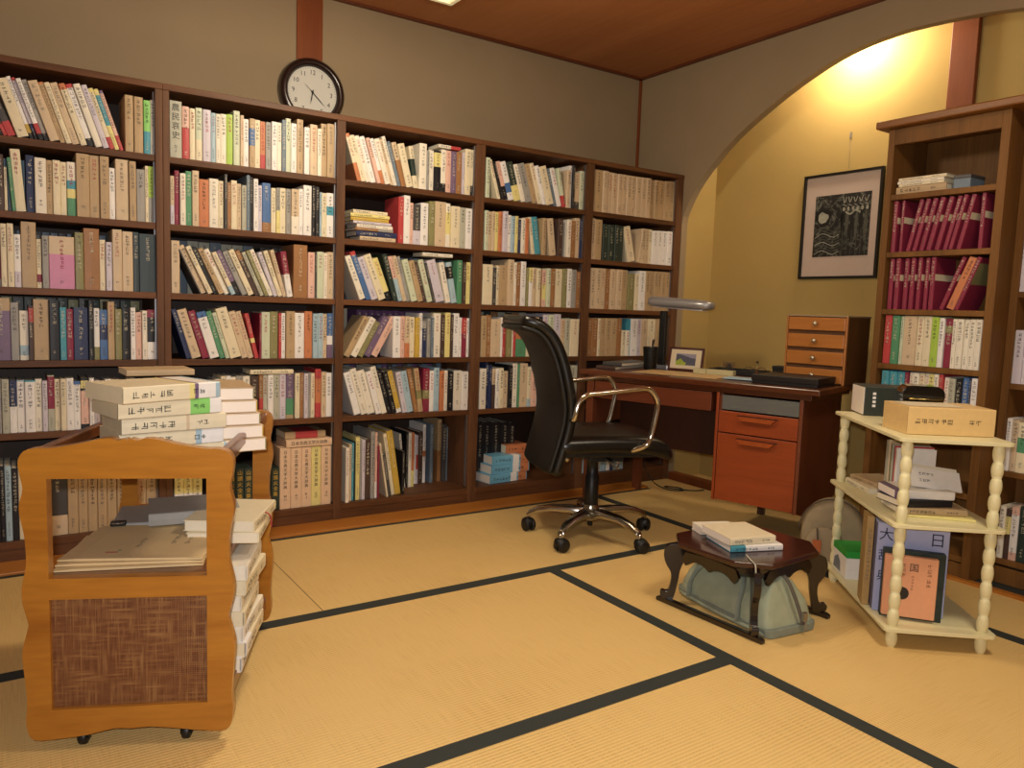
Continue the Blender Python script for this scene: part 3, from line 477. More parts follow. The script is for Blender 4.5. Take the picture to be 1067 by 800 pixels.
# volumes in the second row behind, only their upper edges show
def back_row(s0, s1, z, H, cols, y, w):
    s = s0; k = 0; rg = random.Random(int(s0 * 1000))
    while s + w < s1:
        M = T(s, y, z + .0005)
        book_cover(rest, w - .001, .14, H + rg.uniform(-.003, .003), cols[k % len(cols)], (), rg, True, M=M); book_pages(rest, w - .001, .14, H, M=M)
        s += w; k += 1
back_row(.0, .54, 1.392, .225, 'UsU', 3.80, .03)
back_row(.0, .54, 1.1, .235, 'sGs', 3.80, .03)
back_row(.0, .54, .814, .245, 'vGE', 3.80, .04)
back_row(.62, 1.05, 1.1, .24, 'qsq', 3.80, .05)
back_row(1.05, 1.30, 1.1, .235, 'G', 3.80, .03)
back_row(1.40, 1.55, .814, .24, 'q', 3.80, .05)
back_row(1.55, 2.09, .814, .235, 'B', 3.80, .035)
back_row(1.40, 2.09, 1.1, .235, 'sUG', 3.80, .03)
back_row(1.40, 2.09, .526, .235, 'sBG', 3.80, .03)
back_row(2.18, 2.84, 1.1, .22, 'gs', 3.80, .04)
back_row(2.18, 2.84, .814, .245, 'EOq', 3.80, .05)
back_row(2.95, 3.3, .09, .2, 'UwnUwU', 3.60, .028)
tag(rest.build('books'), 'smaller and further books filling the remaining gaps on all the shelves', 'books', kind='stuff')
# books lying flat on the shelves
def flat_book(x, y, z, L, Wd, th, col, bands=(), yaw=0, label='', group=None, seed=1, kanji=None, kink=None, face='spine', slip=False, cat='book', name='book', pmat=None, title=True, ksize=None):
    """lying book: spine long side faces -y; x,y is the centre of the spine foot, L along x"""
    # book local: spine thickness along x, height z -> rotate so that height runs along world x
    root = empty(name, (x, y, z), rz=yaw); tag(root, label, cat, group)
    M = T(-L / 2, 0, 0) @ Matrix(((0, 0, 1, 0), (0, 1, 0, 0), (-1, 0, 0, th), (0, 0, 0, 1)))
    # maps local z(height)->x, local x(thickness)->-z
    mb = MB(); rg = random.Random(seed)
    book_cover(mb, th, Wd, L, col, [(c, 1 - b, 1 - a) if False else (c, a, b) for c, a, b in bands], None, False, M=M, slip=slip)
    dk = INKL if col in DARKS else INK
    if title and not kanji: marks(mb, -L * .42, L * .05, th * .22, th * .78, -.0006, dk, rg, False)
    if title and not kanji: marks(mb, L * .2, L * .38, th * .3, th * .7, -.0006, dk, rg, False)
    mb.build('cover', root)
    mb = MB(); book_pages(mb, th, Wd, L, M=M, mat=pmat, slip=slip); mb.build('page_block', root)
    if kanji: text_mesh(kanji, ksize or th * .6, kink or INK, 'title_lettering', root, False, T(0, -.0008, th * .5))
    return root
zz = .09 + .297
flat_book(1.225, 3.572, zz, .225, .16, .036, 'N', label='salmon boxed dictionary lying flat across the upright salmon dictionaries, bottom shelf', group='flat-lying books on the shelves', kanji='日本古典文学大辞典', seed=3, slip=True, ksize=.02)
flat_book(1.215, 3.60, zz + .037, .20, .15, .033, 't', [('r', .25, .8)], label='tan boxed book with red strip, topmost above the upright salmon dictionaries', group='flat-lying books on the shelves', seed=4, title=False)
flat_book(1.045, 3.575, .526 + .215, .20, .14, .021, 'c', label='cream book lying flat across upright books, fifth shelf of second bay', group='flat-lying books on the shelves', seed=5)
flat_book(1.955, 3.572, 1.672 + .222, .13, .12, .017, 'i', [('r', .55, 1)], yaw=0, label='ivory book with red spine end lying flat, topmost on top shelf of middle bay', group='flat-lying books on the shelves', seed=6)
flat_book(1.90, 3.572, 1.100 + .238, .175, .12, .018, 'i', label='ivory book lying flat on upright books, third shelf of middle bookcase bay', group='flat-lying books on the shelves', seed=7)
z = 1.3925
for k, (c, t, L, off, bands, what) in enumerate([('b', .02, .19, .03, (), 'beige book at the foot of the flat stack'), ('n', .026, .215, .025, (), 'navy book with pale title second from the foot of the flat stack'), ('O', .013, .2, .01, [('g', .6, 1)], 'brown and grey slim book in the middle of the flat stack'),
        ('i', .018, .19, .015, (), 'ivory book with dark title above the brown one in the flat stack'), ('l', .013, .2, .0, (), 'pale lilac slim book in the flat stack'), ('Y', .018, .2, -.012, (), 'mustard book third from the top of the flat stack'),
        ('y', .016, .205, -.012, (), 'yellow book just below the top of the flat stack'), ('c', .018, .18, -.01, (), 'cream book topmost of the flat stack')]):
    flat_book(1.535 + off, 3.575 + .004 * (k % 2), z, L, .135, t, c, bands, label=what + ', middle bay', group='flat stack on the second shelf of the middle bay', seed=20 + k); z += t + .0005
z = .0905
for k, (L, off) in enumerate([(.27, -.005), (.265, .01), (.25, .015)]):
    flat_book(2.415 + off, 3.60 + .006 * k, z, L, .2, .05, 'A', [('w', .55, .72), ('o', .76, .98)], yaw=R(6 - 4 * k), label=('lowest', 'middle', 'topmost')[k] + ' of three thick blue and white volumes with orange band lying behind the chair', group='thick blue volumes lying on the bottom shelf', seed=40 + k, pmat=PAGE_W); z += .0505
flat_book(2.50, 3.66, z, .15, .15, .05, 'o', label='orange boxed book lying on the thick blue volumes beside the chair back', group='flat-lying books on the shelves', seed=44)
# ------------------------------------------------------------ the room
PL = plain('wall_plaster', '9C8A6E', rough=.9, noise=.04, nscale=3, bump=.25, bscale=180, spec=.2)
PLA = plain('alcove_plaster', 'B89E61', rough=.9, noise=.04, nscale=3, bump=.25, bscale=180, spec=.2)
CEIL = wood('ceiling_board', 'A86C42', 'BC8052', 'Y', 2.5, rough=.6, spec=.25)
POSTW = wood('post_wood', '743C1E', '8A4C28', 'Z', 5, rough=.5, spec=.3)
LEDGE = wood('ledge_wood', 'A8641F', 'C0803A', 'X', 6, rough=.35)
TAX, TAY = tatami('tatami_ribs_along_x', 'X'), tatami('tatami_ribs_along_y', 'Y')
EDGE = plain('tatami_border_cloth', '2F3330', rough=.8, noise=.05, nscale=200)
YW, XA, XB, ZC = 4.01, 3.652, 3.95, 2.66
XL, YN = -1.7, -1.9
def st(o): o['kind'] = 'structure'; return o
mb = MB()
def quad(x0, y0, x1, y1, z, m): mb.add([(x0, y0, z), (x1, y0, z), (x1, y1, z), (x0, y1, z)], [(0, 1, 2, 3)], m)
mb.box(XL, YN, -.06, 4.2, YW + .1, -.002, EDGE)
ys = [YN, -.32, .60, 1.54, 2.49]
quad(XL, 2.49, .918, 3.40, 0, TAX); quad(.918, 2.49, 2.9, 3.40, 0, TAX)
for a, b in zip(ys, ys[1:]): quad(XL, a, 1.895, b, 0, TAX)
quad(1.895, .60, 2.9, 2.49, 0, TAY); quad(1.895, YN, 2.9, .60, 0, TAY)
quad(2.9, YN, 3.33, 1.3, 0, TAY); quad(2.9, 1.3, 3.33, 3.40, 0, TAY); quad(3.33, 2.05, 4.0, 3.56, 0, TAY)
quad(XL, 3.40, 3.33, 3.42, 0, EDGE)
st(mb.build('floor'))
def strip(name, x0, y0, x1, y1, m=EDGE, z=.0015):
    b = MB(); b.box(x0, y0, -.001, x1, y1, z, m); return st(b.build(name))
k = 0
for (x0, y0, x1, y1) in ((XL, 2.462, 2.872, 2.518), (XL, 1.512, 1.868, 1.568), (XL, .572, 1.868, .628), (1.868, YN, 1.922, 2.462), (2.872, YN, 2.928, 3.40), (XL, 3.388, 3.33, 3.412), (1.922, .572, 2.872, .628)):
    k += 1; strip('trim_%d' % k, x0, y0, x1, y1)
b = MB(); b.box(.9165, 2.518, -.001, .9195, 3.388, .0006, plain('seam', '6E552C', noise=0)); st(b.build('trim_8'))
b = MB(); b.box(XL, 3.412, -.01, 3.33, 3.60, .012, LEDGE); st(b.build('trim_9', bevel=.003))
b = MB(); b.box(3.33, YN, -.01, 3.37, 2.05, .012, LEDGE); st(b.build('trim_10', bevel=.003))
b = MB(); b.box(3.64, 2.05, 0, 3.70, 3.55, .05, POSTW); st(b.build('trim_11', bevel=.003))
b = MB(); b.box(XL, YW, 0, XA + .05, YW + .1, ZC, PL); st(b.build('wall_back'))
b = MB(); b.box(XL - .1, YN, 0, XL, YW + .1, ZC, PL); st(b.build('wall_left'))
b = MB(); b.box(XL - .1, YN - .1, 0, 4.2, YN, ZC, PL); st(b.build('wall_front'))
# right wall with the arch
arch = [(3.56, 1.60), (3.552, 1.711), (3.46, 1.87), (3.334, 2.001), (3.208, 2.107), (3.08, 2.19), (2.944, 2.263), (2.80, 2.333), (2.646, 2.394), (2.51, 2.437), (2.377, 2.463), (2.25, 2.475), (2.133, 2.478), (1.911, 2.465), (1.644, 2.428), (1.35, 2.35), (1.1, 2.25), (.9, 2.13), (.78, 2.0), (.72, 1.8), (.70, 1.6)]
arch = smooth2(arch, 3, False)
out = [(YW + .1, 0), (YW + .1, ZC), (YN, ZC), (YN, 0), (.70, 0)] + [(p[0], p[1]) for p in reversed(arch)] + [(3.56, 0)]
b = MB(); b.prism(out, 0, .05, PL)
b.v = [(XA + v[1], v[0], v[2]) for v in b.v]
st(b.build('wall_right'))
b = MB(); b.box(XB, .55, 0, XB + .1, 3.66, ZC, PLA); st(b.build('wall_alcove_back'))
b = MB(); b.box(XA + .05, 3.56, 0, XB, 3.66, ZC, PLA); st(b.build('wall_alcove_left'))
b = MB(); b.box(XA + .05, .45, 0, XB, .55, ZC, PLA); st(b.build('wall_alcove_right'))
b = MB(); b.box(XL - .1, YN - .1, ZC, 4.2, YW + .1, ZC + .08, CEIL); st(b.build('ceiling'))
CM = wood('cornice_wood', '5E2E18', '723C20', 'X', 5, rough=.5)
b = MB(); b.box(XL, YW - .03, ZC - .012, XA, YW, ZC, CM); st(b.build('trim_12'))
b = MB(); b.box(XA - .03, YN, ZC - .012, XA, YW, ZC, CM); st(b.build('trim_13'))
b = MB(); b.box(1.288, YW - .012, 0, 1.424, YW, ZC - .012, POSTW); st(b.build('trim_14', bevel=.003))
b = MB(); b.box(XA - .016, YW - .016, 1.9, XA, YW, ZC - .012, POSTW); st(b.build('trim_15', bevel=.002))
b = MB(); b.box(XB - .03, 1.955, 0, XB, 2.083, ZC, POSTW); st(b.build('trim_16', bevel=.004))
# ------------------------------------------------------------ bookcases
SH = [1.672, 1.392, 1.100, .814, .526, .09]
YB0 = 3.559
def bookcase(name, uprights, label, x_left, x_right, rails=True):
    root = empty(name, (x_left, YB0, 0)); tag(root, label, 'bookcase', 'matching dark wooden bookcases along the back wall')
    o = (x_left, YB0)
    def part(nm, x0, x1, z0, z1, y0=0, y1=.42, m=CASE, bev=.0015):
        b = MB(); b.box(x0 - o[0], y0, z0, x1 - o[0], y1, z1, m); return b.build(nm, root, bevel=bev)
    ub = [u for u in uprights]
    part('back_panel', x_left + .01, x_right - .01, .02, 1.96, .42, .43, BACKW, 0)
    part('top_panel', x_left, x_right, 1.94, 1.966, -.004, .43)
    for k, (a, c) in enumerate(ub):
        part('side_panel' if k in (0, len(ub) - 1) else 'divider', a, c, 0.0, 1.94, 0, .42, CASEV)
    for (a, c), (d, e) in zip(ub, ub[1:]):
        for z in SH[:-1]: part('shelf', c, d, z - .027, z, .006, .42)
        part('bottom_board', c, d, .06, .09, .0, .42)
        part('plinth', c, d, .0, .06, .004, .03)
        part('shelf_rail', d - .006, d - .001, .10, 1.93, .02, .035, STEEL, 0)
        part('shelf_rail', c + .001, c + .006, .10, 1.93, .28, .295, STEEL, 0)
    return root
bookcase('bookcase', [(-.245, -.22), (.553, .581)], 'dark wooden bookcase at the left end behind the trolley', -.245, .581)
bookcase('bookcase', [(.582, .608), (1.343, 1.385), (2.11, 2.137)], 'dark wooden two-bay bookcase below the round clock', .582, 2.137)
bookcase('bookcase', [(2.138, 2.164), (2.863, 2.915), (3.60, 3.648)], 'dark wooden two-bay bookcase behind the office chair, reaching the arch wall', 2.138, 3.648)
# bookcase beside the picture, facing left
def side_case(name, X0, y_hi, y_lo, depth, tops, label, cornice=True, top=1.94):
    root = empty(name, (X0, y_hi, 0)); tag(root, label, 'bookcase')
    def part(nm, a, c, z0, z1, d0=0, d1=None, m=CASER, bev=.0015):
        b = MB(); b.box(d0, -(c), z0, depth if d1 is None else d1, -(a), z1, m); return b.build(nm, root, bevel=bev)
    W = y_hi - y_lo
    part('side_panel', 0, .03, .0, top); part('side_panel', W - .035, W, 0, top)
    part('back_panel', .03, W - .035, .05, top - .02, depth - .012, depth, CASER)
    part('top_rail', .03, W - .035, top - .07, top, 0, .03) if cornice else None
    part('top_panel', .03, W - .035, top - .025, top, .03 if cornice else 0, depth)
    for z in tops: part('shelf', .03, W - .035, z - .024, z, .004, depth - .012)
    part('plinth', .03, W - .035, 0, .07, .004, .03)
    return root
rc = side_case('bookcase', 3.355, 2.025, 1.517, .285, [1.651, 1.395, 1.139, .892, .64, .37, .10], 'brown bookcase holding rows of crimson volumes beside the framed picture')
b = MB(); b.box(-.045, -1.35, 1.941, .29, .04, 1.975, wood('cornice_board_wood', '7A4A1C', '96642A', 'Y', 6, rough=.4)); b.build('cornice_board', rc, bevel=.006)
zz = 1.6515
for k, (c, L, Wd, th, dy, lb) in enumerate([('t', .22, .15, .032, .0, 'tan book lying undermost on the top shelf beside the picture'), ('c', .20, .14, .012, .0, 'thin cream book lying on the tan one on the top shelf beside the picture'), ('i', .205, .14, .012, .004, 'thin ivory book with dark seal in the middle of the flat pile beside the picture'), ('c', .21, .14, .013, -.003, 'thin cream book topmost of the flat pile beside the picture')]):
    r = flat_book(3.375, 1.872 + dy, zz, L, Wd, th, c, yaw=-PI / 2, label=lb, group='flat books on the top shelf of the picture-side bookcase', seed=200 + k); zz += th + .0006
r = empty('card_box', (3.40, 1.745, 1.6515), rz=-PI / 2); tag(r, 'small grey-blue box standing right of the flat pile on the top shelf beside the picture', 'box')
b = MB(); b.box(-.0, 0, 0, .07, .12, .045, cov('s')); b.box(-.001, -.001, .045, .071, .121, .06, cov('G')); b.build('carton', r, bevel=.002)
sc = side_case('bookcase', 3.475, 1.515, .70, .165, [1.50, 1.222, .844, .477, .105], 'recessed brown bookcase at the right edge, beyond the one with crimson volumes', False, 1.93)
# frame of the low panel behind the white stand
# ------------------------------------------------------------ wall clock
ck = empty('wall_clock', (1.365, YW - .012, 2.155)); tag(ck, 'round dark-rimmed wall clock above the second bookcase bay', 'clock')
DKW = wood('clock_rim_wood', '1E1212', '30201C', 'X', 8, rough=.25, coat=.4)
b = MB(); MR = RX(PI / 2)
b.lathe([(.128, -.0), (.165, 0), (.172, .012), (.168, .03), (.158, .04), (.145, .044), (.138, .04), (.132, .03), (.128, .022)], DKW, 56, MR, cap=False); b.build('rim', ck)
FACE = plain('clock_face', 'D8D6CC', rough=.4, noise=0)
b = MB(); b.lathe([(.0001, .0), (.131, .0), (.131, .018), (.0001, .018)], FACE, 56, MR, smooth=False); b.build('dial', ck)
for i in range(12):
    a = 2 * PI * (i + 1) / 12
    text_mesh(str(i + 1), .033, INK, 'numeral', ck, False, T(.100 * math.sin(a), -.0188, .100 * math.cos(a)))
b = MB()
for i in range(60):
    a = 2 * PI * i / 60; Mx = T(0, -.0186, 0) @ RY(a); b.box(-.0006, -.0002, .118, .0006, 0, .123 if i % 5 else .125, INK, Mx)
b.build('minute_track', ck)
def hand(nm, ang, l, w, tail, y):
    b = MB(); b.box(-w, y - .001, -tail, w, y, l * .6, INK); b.add([(-w, y, l * .6), (w, y, l * .6), (0, y, l)], [(0, 1, 2)], INK); return b.build(nm, ck, rot=(0, R(ang), 0))
hand('hour_hand', 191, .062, .003, .014, -.021); hand('minute_hand', 133, .095, .0022, .016, -.023); hand('second_hand', 312, .065, .0008, .02, -.025)
b = MB(); b.lathe([(.005, .018), (.005, .026), (.0001, .027)], INK, 16, MR); b.build('hub', ck)
# ------------------------------------------------------------ framed picture
PX = XB - .002
pic = empty('framed_picture', (PX, 2.628, 1.315), rz=-PI / 2); tag(pic, 'thin black-framed dark print in a wide pale mat on the alcove wall', 'picture')
# local: x to the right (=-Y), y = depth (towards wall = +X)
FRB = plain('thin_black_frame', '17130F', rough=.35, noise=0)
Wp, Hp = .485, .592
b = MB()
for (x0, z0, x1, z1) in ((-Wp / 2, 0, Wp / 2, .014), (-Wp / 2, Hp - .014, Wp / 2, Hp), (-Wp / 2, .014, -Wp / 2 + .014, Hp - .014), (Wp / 2 - .014, .014, Wp / 2, Hp - .014)): b.box(x0, -.022, z0, x1, 0, z1, FRB)
b.build('frame', pic, bevel=.001)
b = MB(); b.box(-Wp / 2 + .014, -.008, .014, Wp / 2 - .014, 0, Hp - .014, plain('picture_mat', 'C2AFA0', rough=.7, noise=.02)); b.build('mat_board', pic)
m, nt, bs = _new('woodcut_print')
tc = nt.nodes.new('ShaderNodeTexCoord'); n1 = nt.nodes.new('ShaderNodeTexNoise'); n1.inputs['Scale'].default_value = 14; n1.inputs['Detail'].default_value = 5; n1.inputs['Distortion'].default_value = 2.8
nt.links.new(tc.outputs['Object'], n1.inputs['Vector'])
cr = nt.nodes.new('ShaderNodeValToRGB'); cr.color_ramp.elements[0].position = .5; cr.color_ramp.elements[0].color = hexc('141413')
cr.color_ramp.elements[1].position = .74; cr.color_ramp.elements[1].color = hexc('77786A'); nt.links.new(n1.outputs['Fac'], cr.inputs['Fac']); nt.links.new(cr.outputs['Color'], bs.inputs['Base Color']); bs.inputs['Roughness'].default_value = .6
b = MB(); px0, px1, pz0, pz1 = -.163, .18, .125, .470
b.box(px0, -.0095, pz0, px1, -.008, pz1, m)
PW = plain('print_pale', '9C9C8C', rough=.7, noise=.2, nscale=60); PK = plain('print_black', '10100F', rough=.6, noise=0); PM = plain('print_mid', '4E4F44', rough=.6, noise=.2, nscale=50)
def blob(cx, cz, rx, rz, m_, y, seed, n=14, ang=0):
    rg = random.Random(seed); pts = []
    for i in range(n):
        a = 2 * PI * i / n; q = rg.uniform(.82, 1.15); x, z = rx * q * math.cos(a), rz * q * math.sin(a)
        pts.append((cx + x * math.cos(ang) - z * math.sin(ang), y, cz + x * math.sin(ang) + z * math.cos(ang)))
    b.add(pts, [tuple(range(n))], m_)
def stroke(pts, w, m_, y):
    P = catmull([Vector((p[0], 0, p[1])) for p in pts], 5)
    for a, c in zip(P, P[1:]):
        d = (c - a); nrm = Vector((-d.z, 0, d.x)).normalized() * w / 2
        b.add([(a.x - nrm.x, y, a.z - nrm.z), (c.x - nrm.x, y, c.z - nrm.z), (c.x + nrm.x, y, c.z + nrm.z), (a.x + nrm.x, y, a.z + nrm.z)], [(0, 1, 2, 3)], m_)
blob(-.105, .345, .054, .05, PK, -.0096, 1); blob(-.108, .345, .032, .033, PW, -.0098, 2)
for k, r_ in enumerate((.075, .095, .115)):
    stroke([(-.105 + r_ * math.cos(R(a)), .345 + r_ * .9 * math.sin(R(a))) for a in range(-70, 80, 25) if px0 < -.105 + r_ * math.cos(R(a)) < px1 and .345 + r_ * .9 * math.sin(R(a)) < pz1 - .005], .006, (PM, PK, PM)[k], -.0097)
rg = random.Random(5)
for k in range(6):
    x = .015 + k * .028; blob(x, .30 + .02 * math.sin(k * 2), .011, .085, PM if k % 2 else PK, -.0097, 10 + k, 12)
    blob(x + .004, .385, .008, .012, PW, -.0099, 30 + k, 9)
for k in range(5):
    x = .02 + k * .033; stroke([(x - .01, .455 - .004 * k), (x, .42), (x + .012, .45)], .005, PW, -.0098); stroke([(x - .006, .41), (x + .014, .40)], .004, PW, -.0098)
stroke([(.03, .37), (.06, .355), (.09, .375), (.12, .36)], .009, PW, -.00985)
for k in range(9):
    z0 = .14 + k * .016; stroke([(px0 + .01, z0 + .01 * math.sin(k)), (px0 + .06, z0 + .02), (-.04, z0 - .002), (.0, z0 + .012)], .004, PM if k % 3 else PW, -.0097)
for k in range(6): stroke([(.02 + k * .028, .135), (.022 + k * .028, .2), (.018 + k * .028, .27)], .003, PM, -.0098)
b.build('print', pic)
HK = plain('hook_metal', 'B8B0A0', rough=.4, metal=.6, noise=0)
hk = empty('picture_hook', (XB, 2.605, 2.10), rz=-PI / 2); tag(hk, 'small pale picture hook on the alcove wall above the framed print', 'hook')
b = MB(); b.box(-.006, -.006, -.012, .006, 0, .02, HK); b.tube([(0, -.006, -.008), (0, -.012, -.014), (0, -.014, -.004)], .0015, HK, 6); b.build('hook_body', hk)
b = MB(); b.tube([(0, -.004, -.01), (0, -.004, -.19)], .0006, HK, 5, sub=1); b.build('hanging_wire', hk)
# ------------------------------------------------------------ pendant lamp
lm = empty('pendant_lamp', (1.28, 2.59, 2.30)); tag(lm, 'square pale-framed pendant lamp hanging from the ceiling, only a corner showing', 'lamp')
FRL = plain('lamp_frame', '8E8870', rough=.6, noise=.03)
LX, LY = 0.28, 0.28
b = MB()
for (x0, y0, x1, y1) in ((-LX, -LY, LX, -LY + .02), (-LX, LY - .02, LX, LY), (-LX, -LY + .02, -LX + .02, LY - .02), (LX - .02, -LY + .02, LX, LY - .02)): b.box(x0, y0, 0, x1, y1, .09, FRL)
b.build('lamp_frame', lm, bevel=.002)
b = MB(); b.box(-LX + .02, -LY + .02, .012, LX - .02, LY - .02, .018, emis('lamp_diffuser', 'FFE6C0', .7, 'B8B096')); b.build('diffuser', lm)
b = MB(); b.box(-LX + .02, -LY + .02, .07, LX - .02, LY - .02, .085, FRL); b.build('top_plate', lm)
b = MB(); b.tube([(0, 0, .085), (0, 0, .36)], .006, BLACKP, 8, sub=1); b.build('cord', lm)
# ------------------------------------------------------------ serving trolley
TR = wood('trolley_wood', '8E5418', 'B87C2C', 'X', 5, rough=.28, coat=.35, stretch=.12)
TRZ = wood('trolley_wood_upright', '8E5418', 'B47A2C', 'Z', 5, rough=.28, coat=.35, stretch=.12)
TRD = wood('trolley_wood_dark', '5A3018', '7C4826', 'Y', 6, rough=.3, coat=.3)
ta = R(-24)
tr = empty('serving_trolley', (.028, 2.035, 0), rz=ta); tag(tr, 'honey-brown wooden serving trolley with scalloped frames, cane panel and stacks of books', 'trolley')
left = [(.012, .032), (-.004, .07), (-.001, .13), (-.006, .20), (-.008, .25), (.004, .300), (.006, .318), (-.004, .36), (-.006, .40), (.004, .45), (.005, .49), (.002, .53), (-.006, .575), (-.006, .60), (.002, .635), (-.004, .67), (-.006, .70), (.006, .722), (.03, .729)]
topl = [(.055, .729), (.09, .734), (.13, .742), (.165, .751), (.19, .753), (.205, .748), (.222, .752)]
Wt = .455
half = left + topl
prof = half + [(Wt / 2, .748)] + [(Wt - x, z) for x, z in reversed(half)]
botc = [(Wt - .07, .034), (Wt - .13, .043), (Wt / 2 + .04, .050), (Wt / 2, .048), (Wt / 2 - .04, .050), (.13, .038), (.07, .032)]
outline = smooth2(list(prof) + botc, 3)
outline = outline[::-1]
rectL = lambda x0, z0, x1, z1: [(x0, z0), (x0, z1), (x1, z1), (x1, z0)]
DT = .66
for nm, y0 in (('front_frame', 0), ('rear_frame', DT)):
    b = MB(); b.prism(outline, y0, y0 + .028, TR, holes=[rectL(.052, .422, .400, .658), rectL(.052, .104, .400, .372)])
    fr = b.build(nm, tr, bevel=.005, seg=3)
    b = MB(); b.box(.05, y0 + .011, .102, .402, y0 + .017, .374, woven_cane('woven_cane')); b.build('cane_panel', fr)
for nm, z, th in (('top_tray', .655, .016), ('middle_shelf', .405, .014), ('bottom_shelf', .085, .016)):
    b = MB(); b.box(.035, .028, z, Wt - .035, DT, z + th, TRD if z > .1 else TR); b.build(nm, tr, bevel=.002)
for x in (.022, Wt - .022):
    b = MB(); b.box(x - .011, .02, .690, x + .011, DT + .01, .722, TRD); b.build('side_rail', tr, bevel=.006, seg=3)
    b = MB(); b.box(x - .009, .026, .07, x + .009, DT + .005, .11, TRD); b.build('lower_rail', tr, bevel=.003)
b = MB()
for x in (.11, .345):
    for y in (.03, DT - .01):
        c = empty('caster', (x, y, 0)); c.parent = tr
        m1 = MB(); m1.lathe([(.0001, -.009), (.016, -.009), (.018, -.005), (.018, .005), (.016, .009), (.0001, .009)], BLACKP, 20, T(0, 0, .018) @ RY(PI / 2)); m1.build('wheel', c)
        m1 = MB(); m1.box(-.014, -.012, .03, .014, .012, .05, BLACKP); m1.box(-.014, -.008, .012, -.0105, .008, .034, BLACKP); m1.box(.0105, -.008, .012, .014, .008, .034, BLACKP); m1.build('bracket', c, bevel=.002)
def tl(x, y):  # trolley local -> world
    c, s = math.cos(ta), math.sin(ta); return .028 + x * c - y * s, 2.035 + x * s + y * c
# stack of boxed volumes on the trolley
z = .6715
stk = [(.258, .18, .043, 'c', (.165, .16), 14), (.258, .18, .0445, 'c', (.170, .165), 12), (.258, .175, .043, 'b', (.178, .17), 13), (.250, .175, .038, 'c', (.182, .175), 10), (.258, .18, .040, 'c', (.168, .15), 14), (.250, .18, .036, 'c', (.168, .14), 17)]
stk = [(.25, .175, .038, 'c', (.275, .20), 9), (.25, .175, .038, 'c', (.266, .195), 8), (.25, .175, .039, 'c', (.274, .19), 8), (.252, .178, .0395, 'c', (.268, .18), 13), (.252, .178, .040, 'c', (.277, .165), 21)]
names = ['lowest', 'second from the bottom', 'middle', 'second from the top', 'topmost']
bandsets = [[('b', .6, .62), ('U', .97, 1)], [('U', .72, .78), ('w', .78, 1)], [('b', .6, .63)], [('f', .68, .88), ('w', .88, 1)], [('y', .66, .72), ('P', .72, .76), ('w', .76, .95), ('U', .95, 1)]]
for k, (L, Wd, th, c, p, yaw) in enumerate(stk):
    wx, wy = tl(*p)
    extra = {3: ' with green label', 4: ' with torn purple label'}.get(k, '')
    flat_book(wx, wy - .07, z, L, Wd, th, c, bandsets[k], yaw=R(yaw), label=names[k] + ' boxed volume' + extra + ' in the front stack on the trolley', group='boxed cream volumes stacked on the trolley', seed=60 + k, slip=True); z += th + .0008
wx, wy = tl(.22, .31); flat_book(wx, wy, z, .17, .12, .016, 't', yaw=R(3), label='thin tan book lying on top of the front stack of boxed volumes', group='loose books on the trolley', seed=70, title=False)
z = .6715
for k, th in enumerate((.034, .034, .032, .033, .034)):
    wx, wy = tl(.395 - .006 * k, .37 + .008 * k)
    # pages face the viewer: book turned so that the fore edge shows
    root = empty('book', (wx, wy, z), rz=R(3 - 2 * k)); tag(root, ('lowest', 'second lowest', 'middle', 'second highest', 'topmost')[k] + ' book with page edges outward in the rear stack on the trolley', 'book', 'books stacked page edge outward on the trolley')
    b = MB(); b.box(-.085, -.11, 0, .055, .115, .0025, cov('b')); b.box(-.085, -.11, th - .0025, .055, .115, th, cov('t' if k == 4 else 'b')); b.box(.052, -.11, .0025, .055, .115, th - .0025, cov('Y' if k % 2 else 'v')); b.build('cover', root)
    b = MB(); b.box(-.083, -.1125, .0027, .051, .113, th - .0027, PAGE_W); b.build('page_block', root)
    z += th + .0008
# middle shelf of the trolley: envelopes, files and books
ENV = plain('kraft_envelope', 'DCC090', rough=.7, noise=.05, nscale=12)
z = .4195
for k, (x, y, yaw, lab) in enumerate([(.195, .20, 5, 'lowest brown envelope under the other one on the trolley shelf'), (.20, .215, 2, 'middle brown envelope between two others on the trolley shelf'), (.205, .225, -1, 'big brown envelope with red and green stamps topmost on the trolley shelf')]):
    wx, wy = tl(x, y); en = empty('envelope', (wx, wy, z), rz=ta + R(yaw)); tag(en, lab, 'envelope', 'brown envelopes on the trolley shelf')
    b = MB(); n = 8; vs = []
    for j in range(2):
        for i in range(n + 1):
            for jj in range(2):
                vs.append((-.168 + .336 * i / n, -.135 + .29 * jj, .0005 + j * .006 * (1 if 0 < i < n else .5)))
    top0 = (n + 1) * 2; fs = []
    for i in range(n):
        a = i * 2; fs += [(a, a + 1, a + 3, a + 2), (top0 + a, top0 + a + 2, top0 + a + 3, top0 + a + 1), (a, a + 2, top0 + a + 2, top0 + a), (a + 1, top0 + a + 1, top0 + a + 3, a + 3)]
    fs += [(0, top0, top0 + 1, 1), (2 * n, 2 * n + 1, top0 + 2 * n + 1, top0 + 2 * n)]
    b.add(vs, fs, ENV); b.build('paper', en)
    if k == 2:
        m2 = MB(); rg = random.Random(3)
        m2.box(-.075, -.09, .0062, -.045, -.083, .0068, cov('r')); m2.box(-.05, -.075, .0062, -.042, -.068, .0068, cov('e'))
        b3 = MB(); marks(b3, .06, .075, -.03, .06, 0, INKG, rg); marks(b3, .09, .115, -.03, .06, 0, INK, rg); marks(b3, -.02, -.005, -.05, .03, 0, INKG, rg)
        m2.add([(v[0], v[2], .0068) for v in b3.v], b3.f, INKG); m2.build('stamps', en)
    z += .0065
